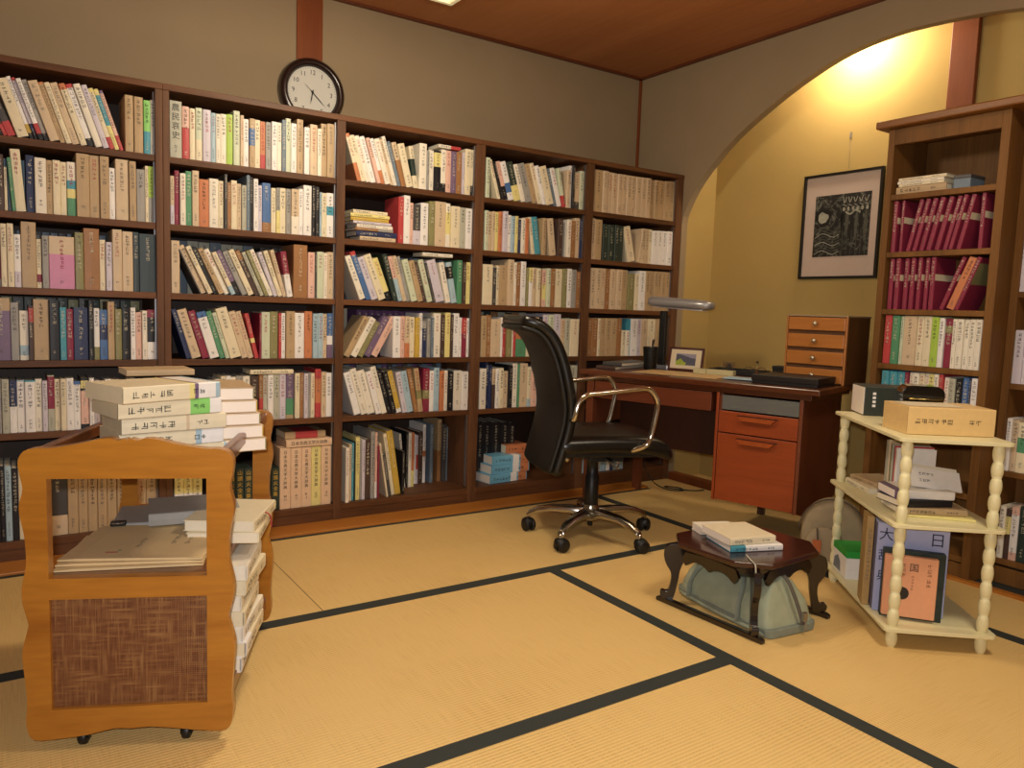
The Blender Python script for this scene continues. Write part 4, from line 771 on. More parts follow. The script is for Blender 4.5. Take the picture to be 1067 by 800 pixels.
def box_item(name, cat, label, x, y, z, w, d, h, yaw, mat, parts=(), group=None, bev=.0015, root_loc=None, top=None):
    root = empty(name, (x, y, z), rz=yaw); tag(root, label, cat, group)
    b = MB(); b.box(-w / 2, 0, 0, w / 2, d, h, mat, top=top); b.build('body', root, bevel=bev); return root
wx, wy = tl(.20, .40); flat_book(wx, wy, .4195, .27, .20, .024, 'g', yaw=ta + R(10), label='grey clothbound folder with dark clip behind the brown envelopes on the trolley', group='loose books on the trolley', seed=80, title=False)
b = MB(); wx, wy = tl(.085, .375)
cl = empty('binder_clip', (wx, wy, .4425), rz=ta + R(12)); tag(cl, 'black binder clip on the grey folder inside the trolley', 'clip')
b.box(-.02, -.012, -.002, .02, .012, .010, BLACKP); b.build('clip_body', cl, bevel=.003)
b = MB(); b.tube([(-.012, -.01, .010), (-.01, -.032, .012), (.01, -.032, .012), (.012, -.01, .010)], .0012, CHROME, 6); b.build('clip_wire', cl)
wx, wy = tl(.29, .372); flat_book(wx, wy, .4445, .24, .19, .036, 'g', yaw=ta + R(16), label='thick grey book with white page edges facing outward on the trolley shelf', group='loose books on the trolley', seed=81, title=False, pmat=PAGE_W)
b = MB()
# right side of the trolley: books that stick out over the shelves
wx, wy = tl(.43, .42)
for k, (z, yaw, c, what) in enumerate([(.4195, 66, 'c', 'cream book sticking out sideways of the trolley shelf, undermost'), (.4500, 60, 'c', 'cream book with red ribbon sticking out sideways of the trolley shelf')]):
    L = .24; root = flat_book(wx + .03 + k * .0, wy - .06, z, L, .19, .030, c, yaw=R(yaw), label=what, group='loose books on the trolley', seed=84 + k)
    if k == 1:
        m2 = MB(); m2.tube([(-.02, -.003, .029), (-.022, -.016, .022), (-.02, -.02, .004), (-.03, -.024, -.01)], .0018, plain('red_ribbon', 'A01838', noise=0), 6); m2.build('ribbon', root)
z = .102
for k in range(7):
    wx, wy = tl(.455 + .005 * ((k * 3) % 4), .27 + .004 * k); th = .0395
    flat_book(wx, wy, z, .235, .17, th, 'c' if k % 2 else 'i', [('w', 0, .3)] if k < 3 else (), yaw=R(66 - 2 * (k % 3)), label=ORD[k] + ' pale volume from the bottom, lowest shelf of the trolley', group='pale volumes piled on the lowest shelf of the trolley', seed=90 + k, slip=True); z += th + .0008
# ------------------------------------------------------------ office chair
ca = R(-21)
ch = empty('office_chair', (2.345, 2.785, 0), rz=ca); tag(ch, 'black leather office chair with chrome arms and five-star base on casters', 'chair')
# local: +x forward, +y left
def gridshell(nu, nv, f, mat, th, name, parent, sub=1):
    """closed cushion from f(u,v)->(point, normal) with thickness"""
    b = MB(); A = []; Bv = []
    for i in range(nu):
        for j in range(nv):
            p, n = f(i / (nu - 1), j / (nv - 1)); A.append(p + n * th / 2); Bv.append(p - n * th / 2)
    vs = A + Bv; o = nu * nv; fs = []
    for i in range(nu - 1):
        for j in range(nv - 1):
            a = i * nv + j; fs.append((a, a + nv, a + nv + 1, a + 1)); fs.append((o + a, o + a + 1, o + a + nv + 1, o + a + nv))
    for i in range(nu - 1):
        a = i * nv; fs.append((a, o + a, o + a + nv, a + nv)); a = i * nv + nv - 1; fs.append((a, a + nv, o + a + nv, o + a))
    for j in range(nv - 1):
        a = j; fs.append((a, a + 1, o + a + 1, o + a)); a = (nu - 1) * nv + j; fs.append((a, o + a, o + a + 1, a + 1))
    b.add([tuple(v) for v in vs], fs, mat, None, True)
    return b.build(name, parent, sub=sub)
bp = [(-.28, .350), (-.258, .43), (-.232, .53), (-.218, .62), (-.225, .70), (-.243, .78), (-.262, .85), (-.29, .92), (-.325, .972), (-.375, 1.010), (-.445, 1.024)]
bc = catmull([Vector((p[0], 0, p[1])) for p in bp], 2)
def backf(off, hw, inset=0):
    def f(u, v):
        q = u * (len(bc) - 1); i = min(int(q), len(bc) - 2); p = bc[i].lerp(bc[i + 1], q - i); t = (bc[min(i + 2, len(bc) - 1)] - bc[max(i - 1, 0)]).normalized(); n = Vector((t.z, 0, -t.x))
        y = (v - .5) * 2
        wd = hw * (1 - .06 * abs(u - .45) * 2) * (1 if u < .93 else 1 - (u - .93) * 1.2)
        return Vector((p.x, y * wd, p.z)) + n * off + Vector((.022, 0, 0)) * (y * y) , n
    return f
gridshell(26, 17, backf(.012, .252), LEATHER, .048, 'backrest', ch)
gridshell(26, 17, backf(-.020, .246), LEATHERB, .024, 'back_shell', ch)
def seatf(u, v):
    x = -.245 + u * .56; y = (v - .5) * .50
    z = .492 + .012 * math.cos((v - .5) * 5) - .02 * (abs(u - .45) ** 2) * 2 - (max(0, u - .85) * .25)
    return Vector((x, y, z)), Vector((0, 0, 1))
gridshell(8, 8, seatf, LEATHER, .085, 'seat', ch, 2)
b = MB(); b.box(-.20, -.21, .425, .24, .21, .452, BLACKP); b.build('seat_pan', ch, bevel=.01)
for s, nm in ((-1, 'armrest'), (1, 'armrest')):
    y = s * .27
    b = MB(); b.tube([(-.19, s * .235, .60), (-.185, y, .615), (-.17, y, .68), (-.13, y, .718), (-.06, y, .727), (.05, y, .74), (.125, y, .748), (.165, y, .74), (.195, y, .70), (.20, y, .66), (.19, y, .60), (.175, y, .53), (.15, y, .49), (.10, s * .235, .462)], .0115, CHROME, 12, sub=5); b.build(nm, ch)
b = MB(); b.tube([(-.19, -.20, .42), (-.19, .20, .42)], .012, CHROME, 10, sub=1); b.box(-.24, -.04, .40, -.1, .04, .425, BLACKP); b.build('tilt_bracket', ch)
b = MB(); b.lathe([(.031, .155), (.033, .16), (.033, .30), (.028, .305), (.028, .395), (.05, .40), (.05, .43), (.0001, .43)], BLACKP, 24); b.lathe([(.013, .055), (.013, .11), (.02, .11), (.02, .155)], BLACKP, 16); b.build('gas_column', ch)
b = MB(); b.box(-.05, -.10, .385, .12, .10, .43, BLACKP); b.box(.02, -.20, .40, .04, -.10, .41, BLACKP); b.build('mechanism', ch, bevel=.012)
b = MB(); b.tube([(.03, -.10, .40), (.03, -.16, .395), (.05, -.20, .385)], [.006, .006, .014], plain('grey_plastic', '6A6862', rough=.4, noise=0), 8); b.build('lever', ch)
STARM = plain('brushed_base', 'B8B4AA', rough=.22, metal=1, noise=0)
b = MB(); b.lathe([(.034, .085), (.04, .095), (.04, .145), (.034, .16)], STARM, 24); b.build('base_hub', ch)
for i in range(5):
    a = R(-75 + 21 + 72 * i - 21 + 13); cx, sy = math.cos(a), math.sin(a)
    b = MB(); pts = [(.03, .12), (.10, .128), (.19, .125), (.26, .11), (.305, .085), (.31, .072)]; wd = [.027, .025, .022, .019, .017, .016]; hh = [.024, .018, .015, .014, .014, .012]
    rings = []
    for (r_, zz_), w_, h_ in zip(pts, wd, hh):
        rings.append([(r_ + 0, yy, zz_ + hz) for yy, hz in ((-w_, -h_), (w_, -h_), (w_, h_ * .3), (w_ * .6, h_), (-w_ * .6, h_), (-w_, h_ * .3))])
    b.loft(rings, STARM, RZ(a)); b.build('base_arm', ch, bevel=.002)
    c = empty('caster', (.31 * cx, .31 * sy, 0), rz=a + R(60 + 25 * i)); c.parent = ch
    for s in (-1, 1):
        m1 = MB(); m1.lathe([(.0001, -.010), (.026, -.010), (.031, -.005), (.031, .005), (.025, .010), (.0001, .011)], BLACKP, 20, T(.012, s * .017, .031) @ RX(PI / 2)); m1.build('wheel', c)
    m1 = MB(); m1.lathe([(.030, .032), (.033, .042), (.029, .056), (.014, .066), (.0001, .066)], BLACKP, 18, T(.006, 0, 0)); m1.tube([(0, 0, .05), (0, 0, .085)], .006, CHROME, 8, sub=1); m1.build('caster_hood', c)
# ------------------------------------------------------------ desk
DK = wood('desk_top_wood', '4E2614', '6C3A20', 'X', 6, rough=.28, coat=.3)
DF = wood('desk_front_wood', '803414', '9E4820', 'X', 5, rough=.38)
DFV = wood('desk_side_wood', '5A2E1A', '763E24', 'Z', 5, rough=.4)
DM = wood('desk_panel_dark', '32180E', '452014', 'Z', 5, rough=.45)
dsk = empty('desk', (2.70, 3.26, 0), rz=math.atan2(-.956, .292)); tag(dsk, 'reddish-brown wooden writing desk with drawer pedestal standing before the arched alcove', 'desk')
# local: +x along the front to the right, +y = back
def dp(nm, x0, y0, z0, x1, y1, z1, m, bev=.002, parent=None):
    b = MB(); b.box(x0, y0, z0, x1, y1, z1, m); return b.build(nm, parent or dsk, bevel=bev)
dp('desk_top', -.05, -.03, .737, 1.245, .615, .765, DK, .004)
dp('top_rail', -.02, .0, .71, 1.2, .59, .737, DK)
dp('drawer', .03, .005, .612, .715, .45, .706, wood('desk_drawer_wood', '5A2A16', '743A20', 'X', 5, rough=.4))
dp('modesty_panel', .02, .30, .335, .757, .318, .71, DM)
dp('end_panel', -.02, .02, .46, .005, .58, .71, DFV)
dp('leg', -.02, .0, 0, .025, .04, .71, DFV); dp('leg', -.02, .545, 0, .025, .585, .71, DFV)
ped = dp('pedestal', .757, .012, .175, .772, .58, .71, DFV)
dp('pedestal_side', 1.150, .0, .175, 1.167, .58, .71, DFV, parent=ped)
dp('pedestal_side', .745, .0, .175, .758, .02, .71, DF, parent=ped)
dp('pedestal_floor', .772, .02, .175, 1.15, .58, .19, DM, parent=ped)
dp('pedestal_back', .772, .56, .19, 1.15, .575, .71, DM, parent=ped)
dp('slot_floor', .772, .02, .612, 1.15, .56, .622, DM, parent=ped)
gl = plain('slot_glass', 'B4B8B4', rough=.12, noise=0, trans=.7, ior=1.45); dp('glass_door', .775, .004, .630, 1.148, .008, .70, gl, 0)
LIP = wood('handle_wood', '8A3C18', 'AC5628', 'X', 5, rough=.3)
d1 = dp('drawer', .762, .0, .518, 1.148, .40, .622, DF); d2 = dp('drawer', .762, .0, .180, 1.148, .40, .512, DF)
for d_, z0 in ((d1, .604), (d2, .492)):
    b = MB(); b.prism([(.865, z0), (.885, z0 - .02), (1.03, z0 - .02), (1.05, z0)], -.022, .002, LIP); b.box(.857, -.001, z0 - .002, 1.058, .0, z0 + .004, BLACKP); b.build('drawer_pull', d_, bevel=.004)
dp('leg', 1.12, .545, 0, 1.155, .58, .18, DM); dp('leg', .775, .545, 0, .81, .58, .18, DM)
def dk(s, n): return 2.70 + .292 * s + .956 * n, 3.26 - .956 * s + .292 * n
DR = math.atan2(-.956, .292); ZD = .7655
def desk_item(name, label, cat, s, n, yaw=0, group=None):
    x, y = dk(s, n); r = empty(name, (x, y, ZD), rz=DR + R(yaw)); return tag(r, label, cat, group)
def bb(root, nm, x0, y0, z0, x1, y1, z1, m, bev=.0015):
    b = MB(); b.box(x0, y0, z0, x1, y1, z1, m); return b.build(nm, root, bevel=bev)
def desk_book(s, n, z, L, Wd, th, c, yaw, label, seed, grp='books lying at the left end of the desk', **k):
    x, y = dk(s, n); return flat_book(x, y, ZD + z, L, Wd, th, c, yaw=DR + R(yaw), label=label, group=grp, seed=seed, **k)
desk_book(.045, .08, 0, .12, .36, .018, 'd', 4, 'dark brown flat album lowest in the pile at the left end of the desk', 100, title=False)
desk_book(.055, .13, .0185, .12, .33, .020, 'G', 2, 'dark grey flat album topmost in the pile at the left end of the desk', 101, title=False)
CABW = wood('cabinet_drawer_wood', 'A0602A', 'BC7C3C', 'X', 4, rough=.35)
CABS = wood('cabinet_side_wood', '4A2C14', '64401E', 'Z', 5, rough=.5)
cb = desk_item('drawer_cabinet', 'small wooden four-drawer cabinet with round knobs standing at the back of the desk', 'cabinet', 1.085, .355, -9)
bb(cb, 'body', -.155, .012, 0, .155, .25, .335, CABS, .002); bb(cb, 'cabinet_top', -.158, 0, .330, .158, .252, .338, plain('cabinet_top_pale', '9C8464', rough=.5, noise=.05), .001)
bb(cb, 'edge_strip', .147, -.001, 0, .157, .013, .332, CABW)
bb(cb, 'edge_strip', -.157, -.001, 0, -.149, .013, .332, CABW)
for k in range(4):
    z0 = .262 - k * .085
    dr = bb(cb, 'drawer', -.147, -.001, max(z0, .003), .145, .1, z0 + .066 if k else z0 + .064, CABW, .003)
    b = MB(); b.lathe([(.005, 0), (.005, .010), (.011, .014), (.012, .019), (.009, .023), (.0001, .024)], plain('knob_metal', 'B8AC94', rough=.3, metal=.7, noise=0), 16, T(0, -.001, z0 + .034) @ RX(PI / 2)); b.build('knob', dr)
bx = desk_item('flat_box', 'flat black box lying in front of the small drawer cabinet on the desk', 'box', 1.045, .07, 0)
BBX = plain('black_box_card', '14100D', rough=.55, noise=.1)
bb(bx, 'box_base', -.155, .0, 0, .155, .26, .022, BBX); bb(bx, 'box_lid', -.158, -.003, .014, .158, .263, .042, plain('black_box_lid', '1D1511', rough=.5, noise=.1, nscale=90), .003)
tb = desk_item('dark_tin', 'small dark box standing left of the drawer cabinet', 'box', .86, .50, 0); bb(tb, 'tin_body', -.035, 0, 0, .035, .07, .055, BBX, .004); bb(tb, 'tin_lid', -.037, -.002, .045, .037, .072, .062, BBX, .003)
bt = desk_item('glass_bottle', 'small clear glass bottle with stopper left of the flat black box', 'bottle', .82, .30, 0); bt.scale = (1.1, 1.1, 1.15)
GL = plain('clear_glass', 'F4F4F0', rough=.03, noise=0, trans=1, ior=1.45)
b = MB(); b.lathe([(.0001, 0), (.016, 0), (.018, .006), (.016, .022), (.007, .032), (.006, .055), (.009, .058), (.009, .062), (.0001, .062)], GL, 20); b.build('bottle_body', bt)
b = MB(); b.lathe([(.005, .06), (.007, .068), (.006, .078), (.0001, .082)], GL, 16); b.build('stopper', bt)
tr2 = desk_item('desk_tray', 'shallow black lacquered pen tray at the back of the desk', 'tray', .64, .44, 3)
b = MB(); b.prism([(-.14, 0), (.14, 0), (.15, .028), (.142, .028), (.135, .006), (-.135, .006), (-.142, .028), (-.15, .028)], 0, .15, BBX); b.box(-.145, 0, 0, .145, .006, .028, BBX); b.box(-.145, .144, 0, .145, .15, .028, BBX); b.build('tray_body', tr2, bevel=.002)
gs = desk_item('glasses', 'pair of folded eyeglasses lying on the black tray', 'glasses', .74, .48, 10); gs.location.z += .012
b = MB()
for s in (-1, 1): b.tube([(s * .033 + .024 * math.cos(a), .0, .02 + .016 * math.sin(a)) for a in [2 * PI * i / 12 for i in range(13)]], .0014, BLACKP, 6, sub=2)
b.tube([(-.01, 0, .024), (0, 0, .028), (.01, 0, .024)], .0014, BLACKP, 6); b.build('eyeglass_rims', gs)
b = MB(); b.tube([(-.056, 0, .024), (-.05, .02, .02), (.03, .035, .006)], .0016, BLACKP, 6); b.tube([(.056, 0, .024), (.05, .025, .02), (-.03, .045, .006)], .0016, BLACKP, 6); b.build('temples', gs)
gc = desk_item('glass_cube', 'small glass cube ornament standing on the black tray', 'ornament', .58, .50, 20); gc.location.z += .0065; gc.scale = (1.2, 1.2, 1.2)
b = MB(); b.box(-.027, 0, 0, .027, .05, .05, plain('cube_glass', 'E8E0D0', rough=.05, noise=0, trans=.95)); b.build('cube', gc, bevel=.002)
b = MB(); b.lathe([(.0001, .012), (.008, .014), (.013, .024), (.009, .036), (.0001, .042)], plain('ornament_inset', 'C8A078', rough=.5, noise=.2, nscale=90), 12, T(0, .025, 0)); b.build('inset_flower', gc)
pf = desk_item('photo_frame', 'small mahogany photo frame with a landscape of hills standing on the desk', 'picture', .345, .44, 3); pf.rotation_euler = (R(-12), 0, DR + R(6))
FM = wood('photo_frame_wood', '3C1410', '541E16', 'X', 6, rough=.3)
b = MB(); w_, h_, t_ = .102, .134, .012
for (x0, z0, x1, z1) in ((-w_, 0, w_, t_), (-w_, h_ - t_, w_, h_), (-w_, t_, -w_ + t_, h_ - t_), (w_ - t_, t_, w_, h_ - t_)): b.box(x0, -.006, z0, x1, .008, z1, FM)
b.build('frame', pf, bevel=.002)
b = MB(); b.box(-w_ + t_, -.001, t_, w_ - t_, .006, h_ - t_, plain('photo_mount', 'D8C8A8', rough=.6, noise=.02)); b.build('mount', pf)
b = MB(); b.box(-.058, -.0015, .032, .058, -.001, .098, plain('photo_sky', '8C8698', rough=.4, noise=.1, nscale=20))
b.add([(-.058, -.0018, .032), (.058, -.0018, .032), (.058, -.0018, .072), (.03, -.0018, .076), (0, -.0018, .084), (-.03, -.0018, .092), (-.058, -.0018, .094)], [tuple(range(7))], plain('photo_hill', '4A4A5C', rough=.5, noise=.2, nscale=60))
b.add([(-.058, -.002, .032), (.0, -.002, .032), (.004, -.002, .046), (-.012, -.002, .052), (-.03, -.002, .07), (-.045, -.002, .062), (-.058, -.002, .05)], [tuple(range(7))], plain('photo_meadow', '98A830', rough=.5, noise=.2, nscale=90)); b.build('photograph', pf)
b = MB(); b.box(-.02, .008, .01, .02, .012, .10, FM, RX(R(-16))); b.build('stand_leg', pf)
mt = desk_item('desk_mat', 'pale beige desk mat on the desk top', 'mat', .46, .07, 2); bb(mt, 'mat', -.24, 0, 0, .24, .26, .003, plain('beige_mat', 'C8A878', rough=.5, noise=.03), .001)
rl = desk_item('paper_box', 'long pale greenish paper box lying on the desk mat', 'box', .58, .30, 4); rl.location.z += .0035
bb(rl, 'box_body', -.11, 0, 0, .11, .05, .026, plain('pale_green_box', 'B8B088', rough=.6, noise=.05)); bb(rl, 'box_band', -.04, -.0006, 0, -.034, .0506, .0265, cov('v'))
for k, (s, n, c, yaw, lb) in enumerate([(.80, .12, 'U', 6, 'pale blue booklet lying flat right of the desk mat'), (.76, .19, 'm', -8, 'pale green leaflet under the blue booklet on the desk')]):
    x, y = dk(s, n); r = empty('booklet', (x, y, ZD + (.004 if k == 0 else 0)), rz=DR + R(yaw)); tag(r, lb, 'booklet', 'booklets on the desk')
    bb(r, 'cover', -.08, 0, 0, .08, .11, .003 + .003 * (1 - k), cov(c), .0005)
    b = MB(); marks(b, -.05, .03, .02, .035, 0, INKG, random.Random(k), False); b.v = [(v[0], v[2], .0063 if k == 0 else .0033) for v in b.v]; b.build('cover_lettering', r)
cp = desk_item('pen_cup', 'black ribbed pen cup with a dark clip standing on the desk', 'cup', .185, .33, 0); cp.scale = (1.22, 1.22, 1.2)
b = MB(); b.lathe([(.026, 0), (.028, .003), (.036, .105), (.038, .108), (.034, .108), (.026, .006), (.0001, .006)], BLACKP, 28)
for k in range(9): b.lathe([(.0275 + .001 * k, .012 + k * .0105), (.0292 + .001 * k, .015 + k * .0105), (.0285 + .001 * k, .019 + k * .0105)], BLACKP, 28, cap=False)
b.build('cup_body', cp)
for k, (x, a, l, mcol) in enumerate(((-.008, 8, .135, BLACKP), (.01, -6, .14, cov('b')), (.0, 3, .13, cov('d')))):
    b = MB(); b.tube([(x, 0, .01), (x + l * math.sin(R(a)) , .005, .01 + l * math.cos(R(a)))], .004, mcol, 8, sub=1); b.build('pen', cp)
lp = desk_item('desk_lamp', 'grey desk lamp with long flat head on a black pole', 'lamp', .165, .50, 0)
GRY = plain('lamp_silver', 'A8A8AA', rough=.3, metal=.5, noise=0)
b = MB(); b.prism(rrect(.16, .10, .03), 0, .02, GRY); b.v = [(v[0] + .0, v[2], v[1]) for v in b.v]; b.build('lamp_base', lp, bevel=.003)
b = MB(); b.box(-.020, -.014, .02, .020, .014, .335, BLACKP); b.build('pole', lp, bevel=.003)
b = MB(); b.lathe([(.016, .32), (.016, .345)], BLACKP, 16, T(0, 0, -.02)); b.build('pole_joint', lp)
b = MB()
Mh = T(.03, -.03, .385) @ RY(R(3))
prof2 = rrect(.10, .056, .026, 5)
rings = []
for x, s in ((-.11, .45), (-.10, .8), (-.08, 1), (.0, 1.05), (.20, 1), (.26, .9), (.285, .6), (.29, .4)):
    rings.append([(x, p[0] * s * 1.1, p[1] * s) for p in prof2])
b.loft(rings, GRY, Mh); b.build('lamp_head', lp)
b = MB(); b.box(-.06, -.030, -.0325, .24, .030, -.025, plain('lamp_lens', 'C8C8D0', rough=.3, noise=0), Mh); b.build('lens', lp)
# black cable on the floor under the desk
cd = empty('power_cable', (3.30, 3.20, 0)); tag(cd, 'thin black cable hanging behind the desk and coiled on the floor', 'cable')
b = MB(); b.tube([(.02, .28, .52), (.0, .27, .35), (.03, .28, .18), (.08, .23, .04), (.10, .12, .006), (.17, .05, .005), (.20, .12, .006), (.13, .17, .010), (.12, .10, .013), (.22, .02, .006), (.30, .0, .005)], .0035, BLACKP, 8); b.build('cable', cd)
# ------------------------------------------------------------ low table
LQ = wood('lacquer_dark', '120A08', '1E110D', 'X', 5, rough=.25, coat=.5)
LQT = wood('lacquer_top', '2C120D', '421A12', 'X', 4, rough=.22, coat=.6)
lt = empty('low_table', (2.265, 1.80, 0), rz=R(3)); tag(lt, 'low dark lacquered table with curved legs on skids, a travel bag beneath', 'table')
hx, hy, ct = .226, .212, .088
octo = [(hx, -hy + ct), (hx, hy - ct), (hx - ct, hy), (-hx + ct, hy), (-hx, hy - ct), (-hx, -hy + ct), (-hx + ct, -hy), (hx - ct, -hy)]
b = MB()
def octring(s, z): return [(p[0] * s, p[1] * s, z) for p in octo]
b.loft([octring(.96, .232), octring(1.0, .238), octring(1.0, .252), octring(.985, .256)], LQT, smooth=False); b.build('table_top', lt, bevel=.002)
b = MB(); b.loft([octring(.80, .19), octring(.86, .205), octring(.88, .232)], LQ, smooth=False); b.build('apron', lt, bevel=.002)
b = MB()
for i in range(8):
    p, q = octo[i], octo[(i + 1) % 8]; L = math.hypot(q[0] - p[0], q[1] - p[1]) * .88
    if L < .2: continue
    ang = math.atan2(q[1] - p[1], q[0] - p[0]); mx, my = (p[0] + q[0]) / 2 * .865, (p[1] + q[1]) / 2 * .865
    scal = smooth2([(-L / 2, .22), (-L / 2, .17), (-L * .38, .185), (-L * .25, .195), (-L * .1, .19), (0, .178), (L * .1, .19), (L * .25, .195), (L * .38, .185), (L / 2, .17), (L / 2, .22)], 2)
    b.prism(scal[::-1], -.006, .006, LQ, T(mx, my, 0) @ RZ(ang))
b.build('scalloped_skirt', lt)
legp = [(.20, .232), (.272, .228), (.288, .21), (.292, .18), (.282, .15), (.266, .125), (.262, .10), (.266, .07), (.275, .048), (.292, .050), (.300, .040), (.296, .024), (.282, .018), (.255, .018), (.246, .04), (.240, .07), (.235, .10), (.232, .125), (.225, .15), (.215, .17), (.205, .19)]
for sx in (-1, 1):
    for sy in (-1, 1):
        b = MB(); b.prism(smooth2(legp, 3)[::-1], -.012, .012, LQ, RZ(math.atan2(sy, sx))); b.build('leg', lt, bevel=.003)
    b = MB(); x = sx * .197; b.prism([(-.235, 0), (.235, 0), (.235, .014), (.22, .02), (-.22, .02), (-.235, .014)], x - .011, x + .011, LQ, RZ(PI / 2) @ T(0, -2 * 0, 0)); b.build('skid', lt, bevel=.003)
# two books on the table, one half over the other
zt = .2568
tbk = dict(group='books lying on the low table', slip=False)
flat_book(2.205, 1.70, zt, .205, .185, .022, 'w', [('a', 0, .28)], yaw=R(-20), label='white book with teal spine label lying undermost on the low lacquered table', seed=120, group='books lying on the low table', pmat=PAGE_W)
flat_book(2.20, 1.715, zt + .0225, .19, .185, .026, 'c', yaw=R(-15), label='cream book with faded yellow cover lying topmost on the low lacquered table', seed=121, group='books lying on the low table', pmat=PAGE_W)
flat_book(2.245, 1.905, zt + .0, .15, .085, .028, 'i', yaw=R(-22), label='ivory book with small red mark lying furthest back on the low lacquered table', seed=122, group='books lying on the low table', pmat=PAGE_W, title=False)
bm = empty('bookmark_ribbon', (2.12, 1.705, .2565)); tag(bm, 'pale ribbon bookmark hanging over the edge of the low table', 'ribbon')
b = MB(); b.tube([(.02, -.01, .001), (-.02, -.065, .002), (-.035, -.094, -.002), (-.037, -.10, -.03)], .003, cov('q'), 6, flat=.4); b.build('ribbon', bm)
# ------------------------------------------------------------ travel bag
BG = plain('bag_canvas', 'A0A78E', rough=.8, noise=.08, nscale=30, bump=.5, bscale=60)
BGD = plain('bag_trim', '848C80', rough=.8, noise=.08, nscale=40, bump=.3, bscale=90)
bag = empty('travel_bag', (2.262, 1.815, 0), rz=R(84)); tag(bag, 'soft grey-green canvas travel bag with zip and handles under the low table', 'bag')
# local x = length (+x to the back), y width
N = 28; rings = []
prof_ = [(-.5, 0), (.5, 0), (.52, .10), (.50, .30), (.43, .55), (.30, .80), (.16, .95), (.0, 1.0), (-.16, .95), (-.30, .80), (-.43, .55), (-.50, .30), (-.52, .10)]
prof_ = smooth2(prof_, 2)
def bagring(x, w, h, lean=0, sag=0):
    out = []
    for i, (a_, c_) in enumerate(prof_):
        wob = 1 + .03 * math.sin(i * 2.1 + x * 40) * (1 if c_ > .1 else 0)
        out.append((x - lean * c_, a_ * w * wob, .004 + max(0, c_) * (h + sag * math.sin(i * 1.3 + x * 25)) * wob))
    return out
spec = [(-.262, .14, .15, -.05), (-.258, .20, .180, -.055), (-.245, .222, .190, -.045), (-.20, .225, .188, -.02), (-.14, .23, .170, 0), (-.08, .235, .158, 0), (-.01, .24, .150, 0), (.06, .235, .155, 0), (.12, .23, .168, 0), (.17, .222, .175, .02), (.205, .205, .165, .03), (.22, .16, .13, .035)]
b = MB(); b.loft([bagring(x, w, h * .96, l, .008) for x, w, h, l in spec], BG); b.build('body', bag, sub=1)
b = MB(); rp = []
for x, w, h, l in spec: rp.append([(x * 1.012, a_ * w * 1.03, .002 + c_ * .03) for a_, c_ in ((-.5, 0), (.5, 0), (.525, 1), (-.525, 1))])
b.loft(rp, BGD, smooth=False); b.build('base_panel', bag, bevel=.004)
for s_ in (-1, 1):
    b = MB(); b.tube([(-.13, s_ * .128, .02), (-.128, s_ * .125, .08), (-.115, s_ * .095, .135), (-.07, s_ * .055, .172), (.0, s_ * .04, .18), (.07, s_ * .055, .17), (.11, s_ * .095, .13), (.122, s_ * .124, .08), (.125, s_ * .128, .02)], .013, BGD, 8, flat=.35); b.build('handle', bag)
ZP = plain('zip_metal', '9C958A', rough=.35, metal=.8, noise=0)
b = MB(); b.tube([(-.272, -.035, .035), (-.262, -.028, .075), (-.245, -.018, .125), (-.222, -.006, .175), (-.19, 0, .193), (-.12, 0, .172), (.0, 0, .158), (.12, 0, .172), (.17, 0, .165)], .008, plain('zip_tape', '5E584E', rough=.7, noise=.05), 8, flat=.6); b.build('zip', bag)
b = MB(); b.box(-.283, -.044, .05, -.270, -.026, .080, ZP); b.tube([(-.279, -.036, .05), (-.284, -.038, .03), (-.28, -.034, .02)], .0035, ZP, 6); b.build('zip_pull', bag, bevel=.002)
# ------------------------------------------------------------ backpack
BPK = plain('backpack_fabric', '96866A', rough=.8, noise=.08, nscale=30, bump=.4, bscale=120)
BPD = plain('backpack_fabric_dark', '54483A', rough=.8, noise=.08, nscale=30, bump=.4, bscale=120)
bk = empty('backpack', (2.985, 1.915, 0), rz=R(-58)); tag(bk, 'beige fabric backpack with orange tag standing between the desk and the white stand', 'backpack')
def arch_outline(w, h, n=14):
    pts = [(-w / 2, 0), (w / 2, 0), (w / 2, h * .55)]
    for k in range(1, n):
        a = PI * k / n; pts.append((w / 2 * math.cos(a), h * .55 + h * .45 * math.sin(a)))
    pts.append((-w / 2, h * .55)); return pts
rings = []
ao = arch_outline(1, 1)
for y, s in ((-.078, .86), (-.07, .95), (-.05, 1), (.05, 1), (.066, .95), (.072, .85)):
    rings.append([(p[0] * .26 * s, y, .004 + p[1] * .31 * s) for p in ao])
b = MB(); b.loft(rings, BPK); b.build('body', bk, sub=1)
b = MB(); b.loft([[(p[0] * .17 * s - .03, y, .012 + p[1] * .20 * s) for p in ao] for y, s in ((-.105, .85), (-.10, .96), (-.075, 1))], BPK); b.build('front_pocket', bk, sub=1)
b = MB(); b.tube([(p[0] * .268 * 1.0, -.052, .005 + p[1] * .313) for p in ao[2:]], .006, BPD, 8, sub=2, flat=.6); b.build('piping', bk)
b = MB(); b.tube([(-.06, -.108, .20), (-.055, -.112, .15)], .004, BPD, 6, sub=1); b.box(-.075, -.114, .09, -.04, -.108, .15, plain('orange_tag', 'A8592C', rough=.6, noise=.05)); b.build('luggage_tag', bk, bevel=.003)
